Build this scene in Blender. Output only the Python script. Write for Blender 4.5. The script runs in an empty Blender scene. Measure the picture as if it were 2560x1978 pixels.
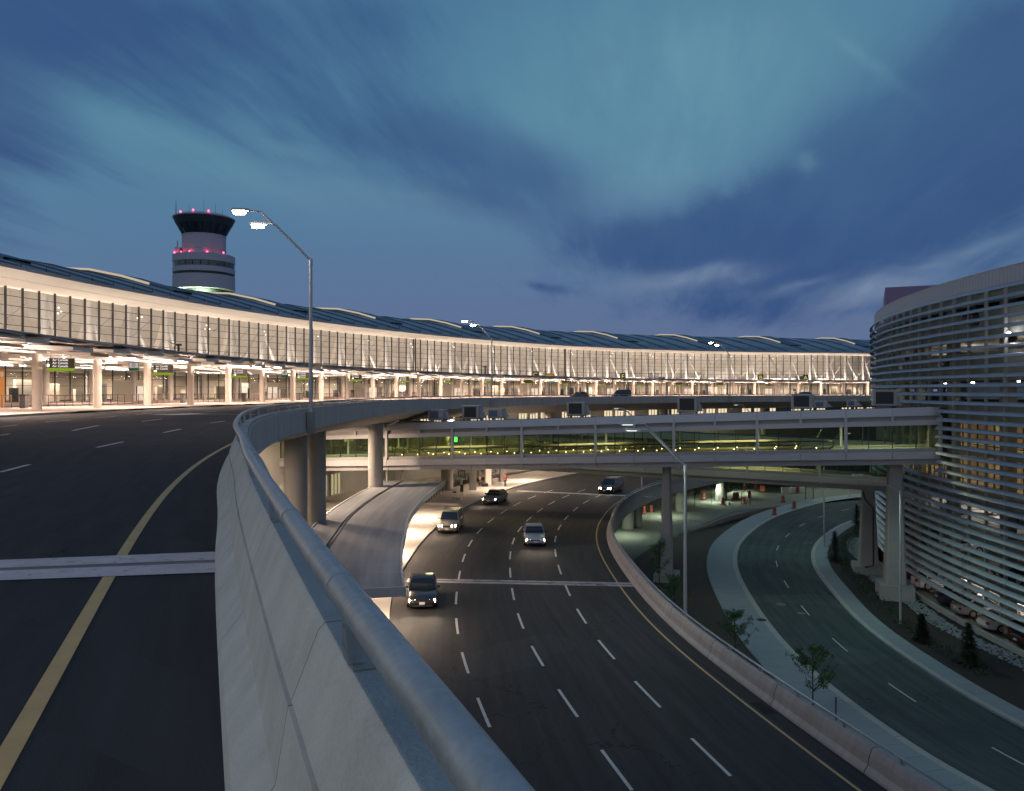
import bpy, math, random
from math import sin, cos, pi, sqrt, atan2, radians
from mathutils import Vector, Matrix
random.seed(7)
sc = bpy.context.scene
COL = sc.collection
# ------------------------------------------------------------------ camera
cam = bpy.data.cameras.new('camera'); co = bpy.data.objects.new('camera', cam); COL.objects.link(co)
co.location = (0, 0, 0); co.rotation_euler = (radians(90), 0, 0)
cam.sensor_width = 36; cam.lens = 2000/2560*36; cam.shift_y = -12/2560
cam.clip_start = .05; cam.clip_end = 5000
sc.camera = co
sc.view_settings.view_transform = 'Standard'; sc.view_settings.look = 'None'
sc.view_settings.exposure = 0; sc.view_settings.gamma = 1
sc.cycles.max_bounces = 6; sc.cycles.diffuse_bounces = 3; sc.cycles.glossy_bounces = 3
sc.cycles.transparent_max_bounces = 16; sc.cycles.sample_clamp_indirect = 4
sc.cycles.caustics_reflective = False; sc.cycles.caustics_refractive = False
sc.cycles.use_denoising = True

def at(u, v, z):
    """ground-plan point seen at photo pixel (u, v) on the level z"""
    d = -z*2000/(v-977)
    return ((u-1280)*d/2000, d)

# ------------------------------------------------------------------ sky
class NG:
    """tiny node-graph helper"""
    def __init__(s, nt): s.nt = nt; s.N = nt.nodes; s.L = nt.links
    def n(s, t, **k):
        x = s.N.new(t)
        for a, b in k.items(): setattr(x, a, b)
        return x
    def inp(s, sock, v):
        if hasattr(v, 'links') or hasattr(v, 'is_linked'): s.L.new(v, sock)
        else: sock.default_value = v
    def m(s, op, a, b=0.0, c=None, clamp=False):
        x = s.n('ShaderNodeMath', operation=op); x.use_clamp = clamp
        s.inp(x.inputs[0], a); s.inp(x.inputs[1], b)
        if c is not None: s.inp(x.inputs[2], c)
        return x.outputs[0]
    def mix(s, f, a, b, blend='MIX'):
        x = s.n('ShaderNodeMix', data_type='RGBA', blend_type=blend)
        s.inp(x.inputs['Factor'], f)
        for q, v in ((6, a), (7, b)):
            if isinstance(v, tuple): x.inputs[q].default_value = (*v[:3], 1)
            else: s.L.new(v, x.inputs[q])
        return x.outputs[2]
    def noise(s, vec, scale, detail=4, rough=.55, dist=0):
        x = s.n('ShaderNodeTexNoise'); x.inputs['Scale'].default_value = scale
        x.inputs['Detail'].default_value = detail; x.inputs['Roughness'].default_value = rough
        x.inputs['Distortion'].default_value = dist
        if vec is not None: s.L.new(vec, x.inputs['Vector'])
        return x.outputs['Fac']
    def comb(s, a, b, c=0.0):
        x = s.n('ShaderNodeCombineXYZ'); s.inp(x.inputs[0], a); s.inp(x.inputs[1], b); s.inp(x.inputs[2], c)
        return x.outputs[0]
    def ramp(s, f, stops):
        x = s.n('ShaderNodeValToRGB'); e = x.color_ramp.elements
        e[0].position, e[0].color = stops[0][0], (*stops[0][1], 1)
        e[1].position, e[1].color = stops[-1][0], (*stops[-1][1], 1)
        for p, c in stops[1:-1]:
            q = e.new(p); q.color = (*c, 1)
        s.inp(x.inputs[0], f)
        return x.outputs[0]
def sr(r, g, b):
    f = lambda c: ((c/255+.055)/1.055)**2.4 if c > 10 else c/255/12.92
    return (f(r), f(g), f(b))

w = bpy.data.worlds.new('World'); sc.world = w; w.use_nodes = True
g = NG(w.node_tree); g.N.clear()
tc = g.n('ShaderNodeTexCoord'); sp = g.n('ShaderNodeSeparateXYZ'); g.L.new(tc.outputs['Generated'], sp.inputs[0])
X, Y, Z = sp.outputs
ys = g.m('MAXIMUM', g.m('ABSOLUTE', Y), .15)
A = g.m('DIVIDE', X, ys); B = g.m('DIVIDE', Z, ys)
zc = g.m('MAXIMUM', Z, .04)
px_ = g.m('DIVIDE', X, g.m('ADD', zc, .10)); py_ = g.m('DIVIDE', Y, g.m('ADD', zc, .10))
ca, sa = cos(.2), sin(.2)      # streaks run towards a point a little right of ahead
perp = g.m('SUBTRACT', g.m('MULTIPLY', px_, ca), g.m('MULTIPLY', py_, sa))
alng = g.m('ADD', g.m('MULTIPLY', px_, sa), g.m('MULTIPLY', py_, ca))
n1 = g.noise(g.comb(g.m('MULTIPLY', perp, .55), g.m('MULTIPLY', alng, .28)), 1.0, 5, .5, .6)
n2 = g.noise(g.comb(g.m('MULTIPLY', perp, 1.7), g.m('MULTIPLY', alng, .55)), 1.0, 6, .55, .3)
n3 = g.noise(g.comb(g.m('MULTIPLY', A, 1.6), g.m('MULTIPLY', B, 2.6), 3.3), 1.6, 4, .5, .4)
nA = g.m('ADD', A, g.m('MULTIPLY', g.m('SUBTRACT', n2, .5), .10))
nB = g.m('ADD', B, g.m('MULTIPLY', g.m('SUBTRACT', n3, .5), .13))
def blob(x, y, hl, hw, ang, k):
    """soft elongated cloud patch by its direction (2183-wide picture units)"""
    a0, b0 = (x-1091.5)/1705.5, (833-y)/1705.5
    c, s_ = cos(radians(ang)), sin(radians(ang))
    dx = g.m('SUBTRACT', nA, a0); dy = g.m('SUBTRACT', nB, b0)
    p = g.m('DIVIDE', g.m('ADD', g.m('MULTIPLY', dx, c), g.m('MULTIPLY', dy, s_)), hl/1705.5)
    q = g.m('DIVIDE', g.m('SUBTRACT', g.m('MULTIPLY', dy, c), g.m('MULTIPLY', dx, s_)), hw/1705.5)
    r = g.m('ADD', g.m('MULTIPLY', p, p), g.m('MULTIPLY', q, q))
    return g.m('MULTIPLY', g.m('POWER', 2.718, g.m('MULTIPLY', r, -1.0)), k)
def total(bl):
    t = None
    for b_ in bl:
        o = blob(*b_); t = o if t is None else g.m('ADD', t, o)
    return t
n4 = g.noise(g.comb(g.m('MULTIPLY', perp, 4.2), g.m('MULTIPLY', alng, .8), 7.7), 1.0, 5, .6, .2)
n5 = g.noise(g.comb(g.m('MULTIPLY', perp, 11.0), g.m('MULTIPLY', alng, 2.2), 2.2), 1.0, 4, .6, .3)
dark = total([(600, 190, 760, 150, -19, .62), (1080, 350, 360, 110, -24, .45), (640, 10, 620, 110, -3, .45), (-30, 150, 220, 230, 0, .55), (-60, 480, 160, 300, 0, .35),
              (2050, 330, 310, 260, 20, 1.0), (1760, 420, 300, 150, 30, .9), (1440, 505, 260, 60, 12, .6), (1620, 560, 330, 45, 0, .45), (1640, 660, 420, 38, 2, .4), (2170, 110, 130, 150, 50, .6),
              (1180, 632, 70, 12, 0, .45), (1260, 130, 90, 30, 10, .3), (150, 320, 260, 60, -14, .3), (1000, 440, 260, 40, -16, .3)])
light = total([(1450, 150, 440, 200, 8, .8), (1380, 370, 200, 60, 14, .45), (1470, 592, 140, 18, 9, .95), (1860, 618, 130, 24, 17, 1.0), (2090, 518, 110, 14, 14, .6),
               (1702, 355, 26, 22, -30, .5), (600, 268, 140, 22, -24, .4), (520, 345, 480, 70, -14, .4), (240, 230, 200, 30, -16, .25), (1830, 130, 110, 14, -44, .3), (900, 420, 250, 20, -16, .25), (1700, 600, 90, 10, 10, .5), (1980, 560, 60, 9, 10, .5)])
base = g.ramp(B, [(0.0, sr(98, 108, 142)), (.09, sr(94, 114, 150)), (.2, sr(86, 122, 155)), (.34, sr(82, 128, 157)), (.5, sr(76, 121, 152)), (1.0, sr(50, 92, 135))])
wisp = g.m('ADD', g.m('MULTIPLY', g.m('SUBTRACT', n4, .5), .8), g.m('MULTIPLY', g.m('SUBTRACT', n5, .5), .4))
dk = g.m('MULTIPLY', dark, g.m('ADD', .6, g.m('MULTIPLY', n1, .8)))
dk = g.m('ADD', dk, g.m('MULTIPLY', g.m('SUBTRACT', n2, .5), .45)); dk = g.m('MULTIPLY', g.m('SUBTRACT', g.m('ADD', dk, wisp), .12), 1.3, clamp=True); dk = g.m('MULTIPLY', g.m('MULTIPLY', dk, dk), g.m('SUBTRACT', 3.0, g.m('MULTIPLY', dk, 2.0)))
c1 = g.mix(g.m('MULTIPLY', dk, g.m('ADD', .48, g.m('ADD', g.m('MULTIPLY', n2, .35), g.m('MULTIPLY', n4, .38)))), base, sr(50, 79, 128))
lt = g.m('MULTIPLY', light, g.m('ADD', g.m('ADD', g.m('MULTIPLY', n4, .9), g.m('MULTIPLY', n2, .7)), g.m('MULTIPLY', g.m('SUBTRACT', n5, .5), 1.2)), clamp=True)
c2 = g.mix(g.m('MULTIPLY', lt, .80), c1, g.ramp(B, [(0.0, sr(136, 142, 166)), (.17, sr(120, 142, 170)), (.28, sr(108, 154, 172)), (1.0, sr(100, 150, 168))]))
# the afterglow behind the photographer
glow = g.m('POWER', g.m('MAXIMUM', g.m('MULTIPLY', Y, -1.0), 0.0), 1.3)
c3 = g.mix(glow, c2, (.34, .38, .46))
side = g.m('MULTIPLY', g.m('POWER', g.m('ABSOLUTE', X), 5.0), .75)  # sky brightened out of view at the sides to light fascia and louvres
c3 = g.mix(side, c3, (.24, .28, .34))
low = g.m('LESS_THAN', Z, -.002)
c4 = g.mix(low, c3, (.012, .016, .022))
# physical twilight sky underneath the clouds
sky = g.n('ShaderNodeTexSky', sky_type='NISHITA'); sky.sun_disc = False; sky.sun_elevation = radians(-4); sky.sun_rotation = radians(180)
c5 = g.mix(.03, c4, sky.outputs[0], 'ADD')
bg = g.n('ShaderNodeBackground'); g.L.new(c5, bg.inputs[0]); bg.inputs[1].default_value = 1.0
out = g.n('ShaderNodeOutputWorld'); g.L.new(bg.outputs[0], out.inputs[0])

# ------------------------------------------------------------------ materials
MATS = {}
def mat(name, col, rough=.7, metal=0.0, var=.25, scale=1.2, fine=18, bump=.0, joint=None, jdark=.45, streak=0, stain=0,
        emit=None, estr=0, coat=0, jv=None, spec=.5, wear=None, crack=0, samt=.76):
    if name in MATS: return MATS[name]
    m = bpy.data.materials.new(name); m.use_nodes = True; g = NG(m.node_tree); N = g.N
    bs = N['Principled BSDF']; tc = g.n('ShaderNodeTexCoord'); obj = tc.outputs['Object']; uv = tc.outputs['UV']
    a = g.noise(obj, scale, 6, .6); b = g.noise(obj, fine, 3, .6)
    f = g.m('ADD', g.m('MULTIPLY', g.m('SUBTRACT', a, .5), 2*var), g.m('MULTIPLY', g.m('SUBTRACT', b, .5), var))
    f = g.m('ADD', f, 1.0)
    hgt = b
    su = g.n('ShaderNodeSeparateXYZ'); g.L.new(uv, su.inputs[0])
    if streak:     # weathering streaks that run across the swept profile
        st = g.noise(g.comb(g.m('MULTIPLY', su.outputs[0], streak), g.m('MULTIPLY', su.outputs[1], .35)), 1.0, 5, .65)
        f = g.m('MULTIPLY', f, g.m('ADD', 1.0-samt/2, g.m('MULTIPLY', st, samt)))
    if stain:      # wheel tracks / dirt that run along the swept direction
        st = g.noise(g.comb(g.m('MULTIPLY', su.outputs[0], .06), g.m('MULTIPLY', su.outputs[1], 1.1)), stain, 5, .6)
        f = g.m('MULTIPLY', f, g.m('ADD', .35, g.m('MULTIPLY', st, 1.3)))
    if joint:
        q = g.m('LESS_THAN', g.m('FRACT', g.m('DIVIDE', su.outputs[0], joint[0])), joint[1]/joint[0])
        f = g.m('MULTIPLY', f, g.m('SUBTRACT', 1.0, g.m('MULTIPLY', q, jdark)))
        hgt = g.m('SUBTRACT', b, g.m('MULTIPLY', q, 2.0))
    if jv:
        q = g.m('LESS_THAN', g.m('FRACT', g.m('DIVIDE', su.outputs[1], jv[0])), jv[1]/jv[0])
        f = g.m('MULTIPLY', f, g.m('SUBTRACT', 1.0, g.m('MULTIPLY', q, jdark)))
    if wear:       # paint or mortar rubbed through in patches
        wn = g.noise(obj, wear[0], 7, .68, .4)
        f = g.m('MULTIPLY', f, g.m('SUBTRACT', 1.0, g.m('MULTIPLY', g.m('MULTIPLY', g.m('SUBTRACT', wn, wear[1]), 14.0, clamp=True), wear[2])))
    if crack:
        wv = g.n('ShaderNodeTexNoise'); wv.inputs['Scale'].default_value = .6; wv.inputs['Detail'].default_value = 4; g.L.new(obj, wv.inputs['Vector'])
        va = g.n('ShaderNodeVectorMath', operation='MULTIPLY_ADD'); g.L.new(wv.outputs['Color'], va.inputs[0]); va.inputs[1].default_value = (3, 3, 3); g.L.new(obj, va.inputs[2])
        vo = g.n('ShaderNodeTexVoronoi', feature='DISTANCE_TO_EDGE'); vo.inputs['Scale'].default_value = crack; g.L.new(va.outputs[0], vo.inputs['Vector'])
        gate = g.m('GREATER_THAN', g.noise(obj, .13, 3), .50)
        q = g.m('MULTIPLY', g.m('LESS_THAN', vo.outputs['Distance'], .0022), gate)
        f = g.m('MULTIPLY', f, g.m('SUBTRACT', 1.0, g.m('MULTIPLY', q, .55)))
        pt = g.m('GREATER_THAN', g.noise(obj, .09, 2, .4), .60)
        f = g.m('MULTIPLY', f, g.m('ADD', 1.0, g.m('MULTIPLY', pt, .18)))
    vm = g.n('ShaderNodeVectorMath', operation='SCALE'); vm.inputs[0].default_value = col[:3]; g.L.new(f, vm.inputs['Scale'])
    g.L.new(vm.outputs[0], bs.inputs['Base Color'])
    g.L.new(g.m('ADD', rough, g.m('MULTIPLY', g.m('SUBTRACT', a, .5), .25), clamp=True), bs.inputs['Roughness'])
    bs.inputs['Metallic'].default_value = metal
    bs.inputs['Specular IOR Level'].default_value = spec
    if coat: bs.inputs['Coat Weight'].default_value = coat
    if bump:
        bp = g.n('ShaderNodeBump'); bp.inputs['Strength'].default_value = bump; bp.inputs['Distance'].default_value = .02
        g.L.new(hgt, bp.inputs['Height']); g.L.new(bp.outputs[0], bs.inputs['Normal'])
    if emit:
        bs.inputs['Emission Color'].default_value = (*emit, 1); bs.inputs['Emission Strength'].default_value = estr
    MATS[name] = m
    return m
def emis(name, col, s):
    if name in MATS: return MATS[name]
    m = bpy.data.materials.new(name); m.use_nodes = True; g = NG(m.node_tree); g.N.clear()
    e = g.n('ShaderNodeEmission'); e.inputs[0].default_value = (*col, 1); e.inputs[1].default_value = s
    o = g.n('ShaderNodeOutputMaterial'); g.L.new(e.outputs[0], o.inputs[0]); MATS[name] = m
    return m
def glass(name, tint, refl=.12, rough=.03, dirt=0.0, dcol=(.5, .5, .5)):
    if name in MATS: return MATS[name]
    m = bpy.data.materials.new(name); m.use_nodes = True; g = NG(m.node_tree); g.N.clear()
    t = g.n('ShaderNodeBsdfTransparent'); t.inputs[0].default_value = (*tint, 1)
    gl = g.n('ShaderNodeBsdfGlossy'); gl.inputs['Roughness'].default_value = rough; gl.inputs[0].default_value = (.9, .95, 1, 1)
    lw = g.n('ShaderNodeLayerWeight'); lw.inputs[0].default_value = .35
    mx = g.n('ShaderNodeMixShader'); g.L.new(g.m('ADD', refl*.4, g.m('MULTIPLY', lw.outputs['Fresnel'], refl*2.2), clamp=True), mx.inputs[0])
    g.L.new(t.outputs[0], mx.inputs[1]); g.L.new(gl.outputs[0], mx.inputs[2]); sh = mx.outputs[0]
    if dirt:
        d = g.n('ShaderNodeBsdfDiffuse'); d.inputs[0].default_value = (*dcol, 1); m2 = g.n('ShaderNodeMixShader'); m2.inputs[0].default_value = dirt
        g.L.new(sh, m2.inputs[1]); g.L.new(d.outputs[0], m2.inputs[2]); sh = m2.outputs[0]
    o = g.n('ShaderNodeOutputMaterial'); g.L.new(sh, o.inputs[0]); MATS[name] = m
    return m

M_asph_up = mat('asphalt_upper', (.034, .037, .042), .92, var=.42, scale=.5, fine=110, bump=.6, stain=1.3, spec=.18, crack=.16)
M_asph = mat('asphalt', (.043, .043, .042), .85, var=.34, scale=.25, fine=50, bump=.3, stain=1.5, spec=.22, crack=.10, jv=(3.6, .035), jdark=.3)
M_asph_low = mat('asphalt_low', (.062, .080, .080), .9, var=.34, scale=.25, fine=40, bump=.2, stain=1.5, spec=.2, crack=.14)
M_conc = mat('concrete', (.30, .295, .28), .85, var=.18, scale=.8, fine=22, bump=.25, streak=.9)
M_barr = mat('barrier_concrete', (.345, .365, .355), .85, var=.34, scale=2.2, fine=60, bump=.25, joint=(2.45, .010), jdark=.7, streak=4, samt=.34)
M_barr2 = mat('barrier_concrete_far', (.40, .37, .35), .85, var=.18, scale=1.5, fine=30, bump=.3, joint=(6.0, .05), jdark=.75, streak=3)
M_fascia = mat('fascia_concrete', (.47, .44, .41), .85, var=.18, scale=.8, fine=20, bump=.3, joint=(1.25, .018), jdark=.45, streak=2.5)
M_side = mat('sidewalk_concrete', (.34, .32, .29), .9, var=.15, scale=.6, fine=25, bump=.15, joint=(1.8, .03), jdark=.4)
M_side_low = mat('sidewalk_low', (.24, .28, .29), .9, var=.16, scale=.6, fine=25, bump=.15, joint=(1.5, .04), jdark=.35)
M_kerb = mat('kerb_concrete', (.36, .36, .33), .85, var=.25, scale=1.3, fine=25, joint=(3, .03), jdark=.5)
M_canopyroof = mat('membrane_roof', (.25, .27, .29), .85, var=.12, scale=.35, fine=14, bump=.1, joint=(3.0, .04), jdark=.40, stain=1.2)
M_pipe = mat('galvanised_steel', (.28, .33, .36), .50, metal=.55, var=.42, scale=7, fine=34, bump=.10)
M_steel = mat('galvanised_pole', (.48, .50, .50), .5, metal=.5, var=.15, scale=2)
M_dark = mat('dark_metal', (.03, .032, .036), .5, metal=.2, var=.1)
M_mull = mat('mullion_dark', (.05, .05, .055), .5, metal=.3, var=.1)
M_strut = mat('strut_paint', (.50, .49, .47), .6, var=.08)
M_white = mat('white_paint', (.78, .74, .68), .6, var=.06)
M_cream = mat('cream_panel', (.80, .74, .64), .7, var=.05, joint=(1.5, .03), jdark=.12)
M_roof = mat('metal_roof', (.23, .27, .31), .5, metal=.2, var=.12, scale=.25, fine=8, joint=(9.0, .35), jdark=.55, jv=(1.2, .03))
M_alu = mat('bridge_cladding', (.50, .50, .52), .45, metal=.15, var=.10, scale=.5, fine=9)
M_alu2 = mat('bridge_cladding_recess', (.36, .36, .37), .5, metal=.1, var=.12, scale=.5, fine=9)
M_louv = mat('louvre_metal', (.38, .43, .48), .45, metal=.25, var=.14, scale=.5, fine=8, joint=(4.5, .04), jdark=.65)
M_screen = mat('parapet_screen', (.34, .38, .43), .5, metal=.3, var=.12, scale=.3, fine=5, joint=(.45, .06), jdark=.25)
M_gar = mat('garage_concrete', (.30, .30, .28), .85, var=.2, scale=.6)
M_span = mat('spandrel_block', (.28, .31, .28), .9, var=.15, scale=.5, fine=10, joint=(1.2, .03), jdark=.3)
M_soil = mat('soil', (.050, .040, .030), .95, var=.55, scale=.35, fine=4, bump=.7)
M_mulch = mat('mulch', (.020, .018, .017), .95, var=.4, scale=1.2, fine=12, bump=.6)
M_yel = mat('yellow_paint', (.50, .34, .15), .8, var=.25, scale=3, fine=90, wear=(9, .64, .6))
M_wht = mat('road_paint', (.58, .56, .52), .8, var=.3, scale=3, fine=60, wear=(7, .58, .7))
M_rub = mat('rubber', (.015, .015, .015), .8, var=.1)
M_glassT = glass('terminal_glass', (.86, .87, .84), .10)
M_glassG = glass('green_glass', (.70, .77, .58), .10)
M_glassD = glass('dark_glass', (.16, .18, .20), .35)
M_win = mat('tinted_window', (.015, .02, .025), .1, var=.05, spec=.9)
WARM = (1.0, .72, .52); CREAM = (1.0, .83, .63); COOL = (.74, 1.0, .86)

# ------------------------------------------------------------------ mesh helpers
class MB:
    def __init__(s): s.v = []; s.f = []; s.uv = {}
    def add(s, vs, fs):
        o = len(s.v); s.v += [tuple(q) for q in vs]; s.f += [tuple(o+i for i in f) for f in fs]
    def box(s, c, d, rz=0.0, M=None):
        vs = []
        for dx in (-.5, .5):
            for dy in (-.5, .5):
                for dz in (-.5, .5):
                    x, y, z = dx*d[0], dy*d[1], dz*d[2]
                    p = Vector((x*cos(rz)-y*sin(rz)+c[0], x*sin(rz)+y*cos(rz)+c[1], z+c[2]))
                    vs.append(M @ p if M else p)
        s.add(vs, [(0, 1, 3, 2), (4, 6, 7, 5), (0, 4, 5, 1), (2, 3, 7, 6), (0, 2, 6, 4), (1, 5, 7, 3)])
        return s
    def hexa(s, b, t):
        """8-corner block: bottom ring b[4], top ring t[4] (counter-clockwise seen from above)"""
        s.add(list(b)+list(t), [(3, 2, 1, 0), (4, 5, 6, 7), (0, 1, 5, 4), (1, 2, 6, 5), (2, 3, 7, 6), (3, 0, 4, 7)])
        return s
    def cyl(s, p0, p1, r0, r1=None, n=10, caps=True):
        r1 = r0 if r1 is None else r1
        p0 = Vector(p0); p1 = Vector(p1); d = (p1-p0).normalized()
        a = Vector((0, 0, 1)) if abs(d.z) < .9 else Vector((1, 0, 0))
        e1 = d.cross(a).normalized(); e2 = d.cross(e1)
        vs = [p0+(e1*cos(2*pi*i/n)+e2*sin(2*pi*i/n))*r0 for i in range(n)]+[p1+(e1*cos(2*pi*i/n)+e2*sin(2*pi*i/n))*r1 for i in range(n)]
        fs = [(i, (i+1) % n, n+(i+1) % n, n+i) for i in range(n)]
        if caps: fs += [tuple(range(n))[::-1], tuple(range(n, 2*n))]
        s.add(vs, fs); return s
    def tube(s, pts, r, n=10):
        P = [Vector(p) for p in pts]; rings = []; prev = None
        for i, p in enumerate(P):
            d = (P[min(i+1, len(P)-1)]-P[max(i-1, 0)]).normalized()
            if prev is None:
                a = Vector((0, 0, 1)) if abs(d.z) < .9 else Vector((1, 0, 0)); e1 = d.cross(a).normalized()
            else: e1 = (prev-d*prev.dot(d)).normalized()
            prev = e1; e2 = d.cross(e1); rr = r[i] if isinstance(r, (list, tuple)) else r
            rings.append([p+(e1*cos(2*pi*k/n)+e2*sin(2*pi*k/n))*rr for k in range(n)])
        vs = [q for rg in rings for q in rg]; fs = []
        for i in range(len(P)-1):
            for k in range(n): fs.append((i*n+k, i*n+(k+1) % n, (i+1)*n+(k+1) % n, (i+1)*n+k))
        fs += [tuple(range(n))[::-1], tuple(range(len(vs)-n, len(vs)))]
        s.add(vs, fs); return s
    def lathe(s, c, prof, n=32, a0=0, a1=2*pi):
        full = abs(a1-a0-2*pi) < 1e-6; m = n if full else n+1; vs = []
        for r, z in prof:
            for k in range(m):
                a = a0+(a1-a0)*k/n; vs.append((c[0]+r*cos(a), c[1]+r*sin(a), c[2]+z))
        fs = []
        for i in range(len(prof)-1):
            for k in range(n):
                k2 = (k+1) % m; fs.append((i*m+k, i*m+k2, (i+1)*m+k2, (i+1)*m+k))
        s.add(vs, fs); return s
    def ico(s, c, r, sub=1):
        t = (1+5**.5)/2
        V = [Vector(p).normalized() for p in ((-1, t, 0), (1, t, 0), (-1, -t, 0), (1, -t, 0), (0, -1, t), (0, 1, t), (0, -1, -t), (0, 1, -t), (t, 0, -1), (t, 0, 1), (-t, 0, -1), (-t, 0, 1))]
        F = [(0, 11, 5), (0, 5, 1), (0, 1, 7), (0, 7, 10), (0, 10, 11), (1, 5, 9), (5, 11, 4), (11, 10, 2), (10, 7, 6), (7, 1, 8), (3, 9, 4), (3, 4, 2), (3, 2, 6), (3, 6, 8), (3, 8, 9), (4, 9, 5), (2, 4, 11), (6, 2, 10), (8, 6, 7), (9, 8, 1)]
        r = r if isinstance(r, (tuple, list)) else (r, r, r)
        s.add([(c[0]+p.x*r[0], c[1]+p.y*r[1], c[2]+p.z*r[2]) for p in V], F); return s
    def sweep(s, path, prof, closed=True, caps=True, uv0=0.0):
        """path: 2-D points, or (x,y,z) with a height offset; prof: (offset to the right, z)"""
        n = len(prof); N_ = len(path); o = len(s.v); run = uv0; pl = [0.0]
        for i in range(1, n): pl.append(pl[-1]+math.hypot(prof[i][0]-prof[i-1][0], prof[i][1]-prof[i-1][1]))
        pl.append(pl[-1]+math.hypot(prof[0][0]-prof[-1][0], prof[0][1]-prof[-1][1]))
        runs = []
        for i, p in enumerate(path):
            if i: run += math.hypot(p[0]-path[i-1][0], p[1]-path[i-1][1])
            runs.append(run)
            a = path[max(i-1, 0)]; b = path[min(i+1, N_-1)]
            dx, dy = b[0]-a[0], b[1]-a[1]; L = math.hypot(dx, dy) or 1; nx, ny = dy/L, -dx/L
            z0 = p[2] if len(p) > 2 else 0
            for (off, z) in prof: s.v.append((p[0]+nx*off, p[1]+ny*off, z+z0))
        m = n if closed else n-1
        for i in range(N_-1):
            for k in range(m):
                k2 = (k+1) % n
                s.uv[len(s.f)] = [(runs[i], pl[k]), (runs[i+1], pl[k]), (runs[i+1], pl[k+1]), (runs[i], pl[k+1])]
                s.f.append((o+i*n+k, o+(i+1)*n+k, o+(i+1)*n+k2, o+i*n+k2))
        if closed and caps:
            s.f.append(tuple(o+k for k in range(n))); s.f.append(tuple(o+(N_-1)*n+k for k in range(n))[::-1])
        return s
    def build(s, name, m, parent=None, smooth=False, loc=None):
        me = bpy.data.meshes.new(name); v = s.v
        if parent is not None and loc is None:
            off = parent.matrix_world.inverted() if False else None
        me.from_pydata(v, [], s.f)
        if s.uv:
            ul = me.uv_layers.new(name='UVMap')
            for pi_, uvs in s.uv.items():
                p = me.polygons[pi_]
                for k, li in enumerate(p.loop_indices): ul.data[li].uv = uvs[k]
        me.materials.append(m)
        if smooth:
            me.polygons.foreach_set('use_smooth', [True]*len(me.polygons))
            try: me.set_sharp_from_angle(angle=radians(35))
            except Exception: pass
        me.update(); me.validate()
        ob = bpy.data.objects.new(name, me); COL.objects.link(ob)
        if parent is not None: ob.parent = parent
        return ob
def tag(o, label=None, cat=None, group=None, kind=None):
    if label: o['label'] = label
    if cat: o['category'] = cat
    if group: o['group'] = group
    if kind: o['kind'] = kind
    return o
def empty(name, label, cat, group=None, loc=(0, 0, 0), rz=0.0):
    o = bpy.data.objects.new(name, None); COL.objects.link(o); o.location = loc; o.rotation_euler = (0, 0, rz)
    return tag(o, label, cat, group)
KIDS = {}
def copy_tree(o, parent=None):
    c = o.copy(); COL.objects.link(c); c.parent = parent
    for ch in [x for x in bpy.data.objects if x.parent == o]: copy_tree(ch, c)
    return c
def place(proto, loc, rz, label, group=None, first=[]):
    key = proto.name
    if key in first: o = copy_tree(proto)
    else: first.append(key); o = proto
    o.location = loc; o.rotation_euler = (0, 0, rz); o['label'] = label
    if group: o['group'] = group
    return o
def light(kind, name, loc, power, col, size=1.0, size_y=None, rot=(0, 0, 0), parent=None, spot=None, blend=.6):
    l = bpy.data.lights.new(name, kind); l.energy = power; l.color = col
    if kind == 'AREA':
        l.shape = 'RECTANGLE' if size_y else 'DISK'; l.size = size
        if size_y: l.size_y = size_y
    else: l.shadow_soft_size = size
    if kind == 'SPOT': l.spot_size = radians(spot or 120); l.spot_blend = blend
    o = bpy.data.objects.new(name, l); COL.objects.link(o); o.location = loc; o.rotation_euler = rot
    if parent is not None: o.parent = parent
    return o
def catmull(P, step=2.0):
    P = [Vector((*p, 0)[:3]) if len(p) == 2 else Vector(p) for p in P]
    Q = [P[0]*2-P[1]]+P+[P[-1]*2-P[-2]]; dense = []
    for i in range(1, len(Q)-2):
        for k in range(24):
            t = k/24; a, b, c, d = Q[i-1], Q[i], Q[i+1], Q[i+2]
            dense.append(.5*((2*b)+(c-a)*t+(2*a-5*b+4*c-d)*t*t+(3*b-a-3*c+d)*t**3))
    dense.append(P[-1]); out = [dense[0]]; acc = 0
    for a, b in zip(dense, dense[1:]):
        L = (b-a).length
        while acc+L >= step:
            t = (step-acc)/L; a = a+(b-a)*t; out.append(a.copy()); L = (b-a).length; acc = 0
        acc += L
    return [(p.x, p.y) for p in out]
def norm_at(path, i):
    a = path[max(i-1, 0)]; b = path[min(i+1, len(path)-1)]; dx, dy = b[0]-a[0], b[1]-a[1]; L = math.hypot(dx, dy) or 1
    return (dx/L, dy/L), (dy/L, -dx/L)
def offs(path, d):
    r = []
    for i, p in enumerate(path):
        t, n = norm_at(path, i); r.append((p[0]+n[0]*d, p[1]+n[1]*d))
    return r
def sub(path, y0, y1): return [p for p in path if y0 <= p[1] <= y1]
def text(name, s, size, m, parent, loc, rot, ext=.01, align='LEFT'):
    c = bpy.data.curves.new(name, 'FONT'); c.body = s; c.size = size; c.extrude = ext; c.align_x = align
    c.materials.append(m); o = bpy.data.objects.new(name, c); COL.objects.link(o); o.location = loc; o.rotation_euler = rot
    dg = bpy.context.evaluated_depsgraph_get(); dg.update()
    me = bpy.data.meshes.new_from_object(o.evaluated_get(dg)); me.name = name; bpy.data.objects.remove(o)
    o = bpy.data.objects.new(name, me); COL.objects.link(o); o.location = loc; o.rotation_euler = rot
    if parent is not None: o.parent = parent
    return o

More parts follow.
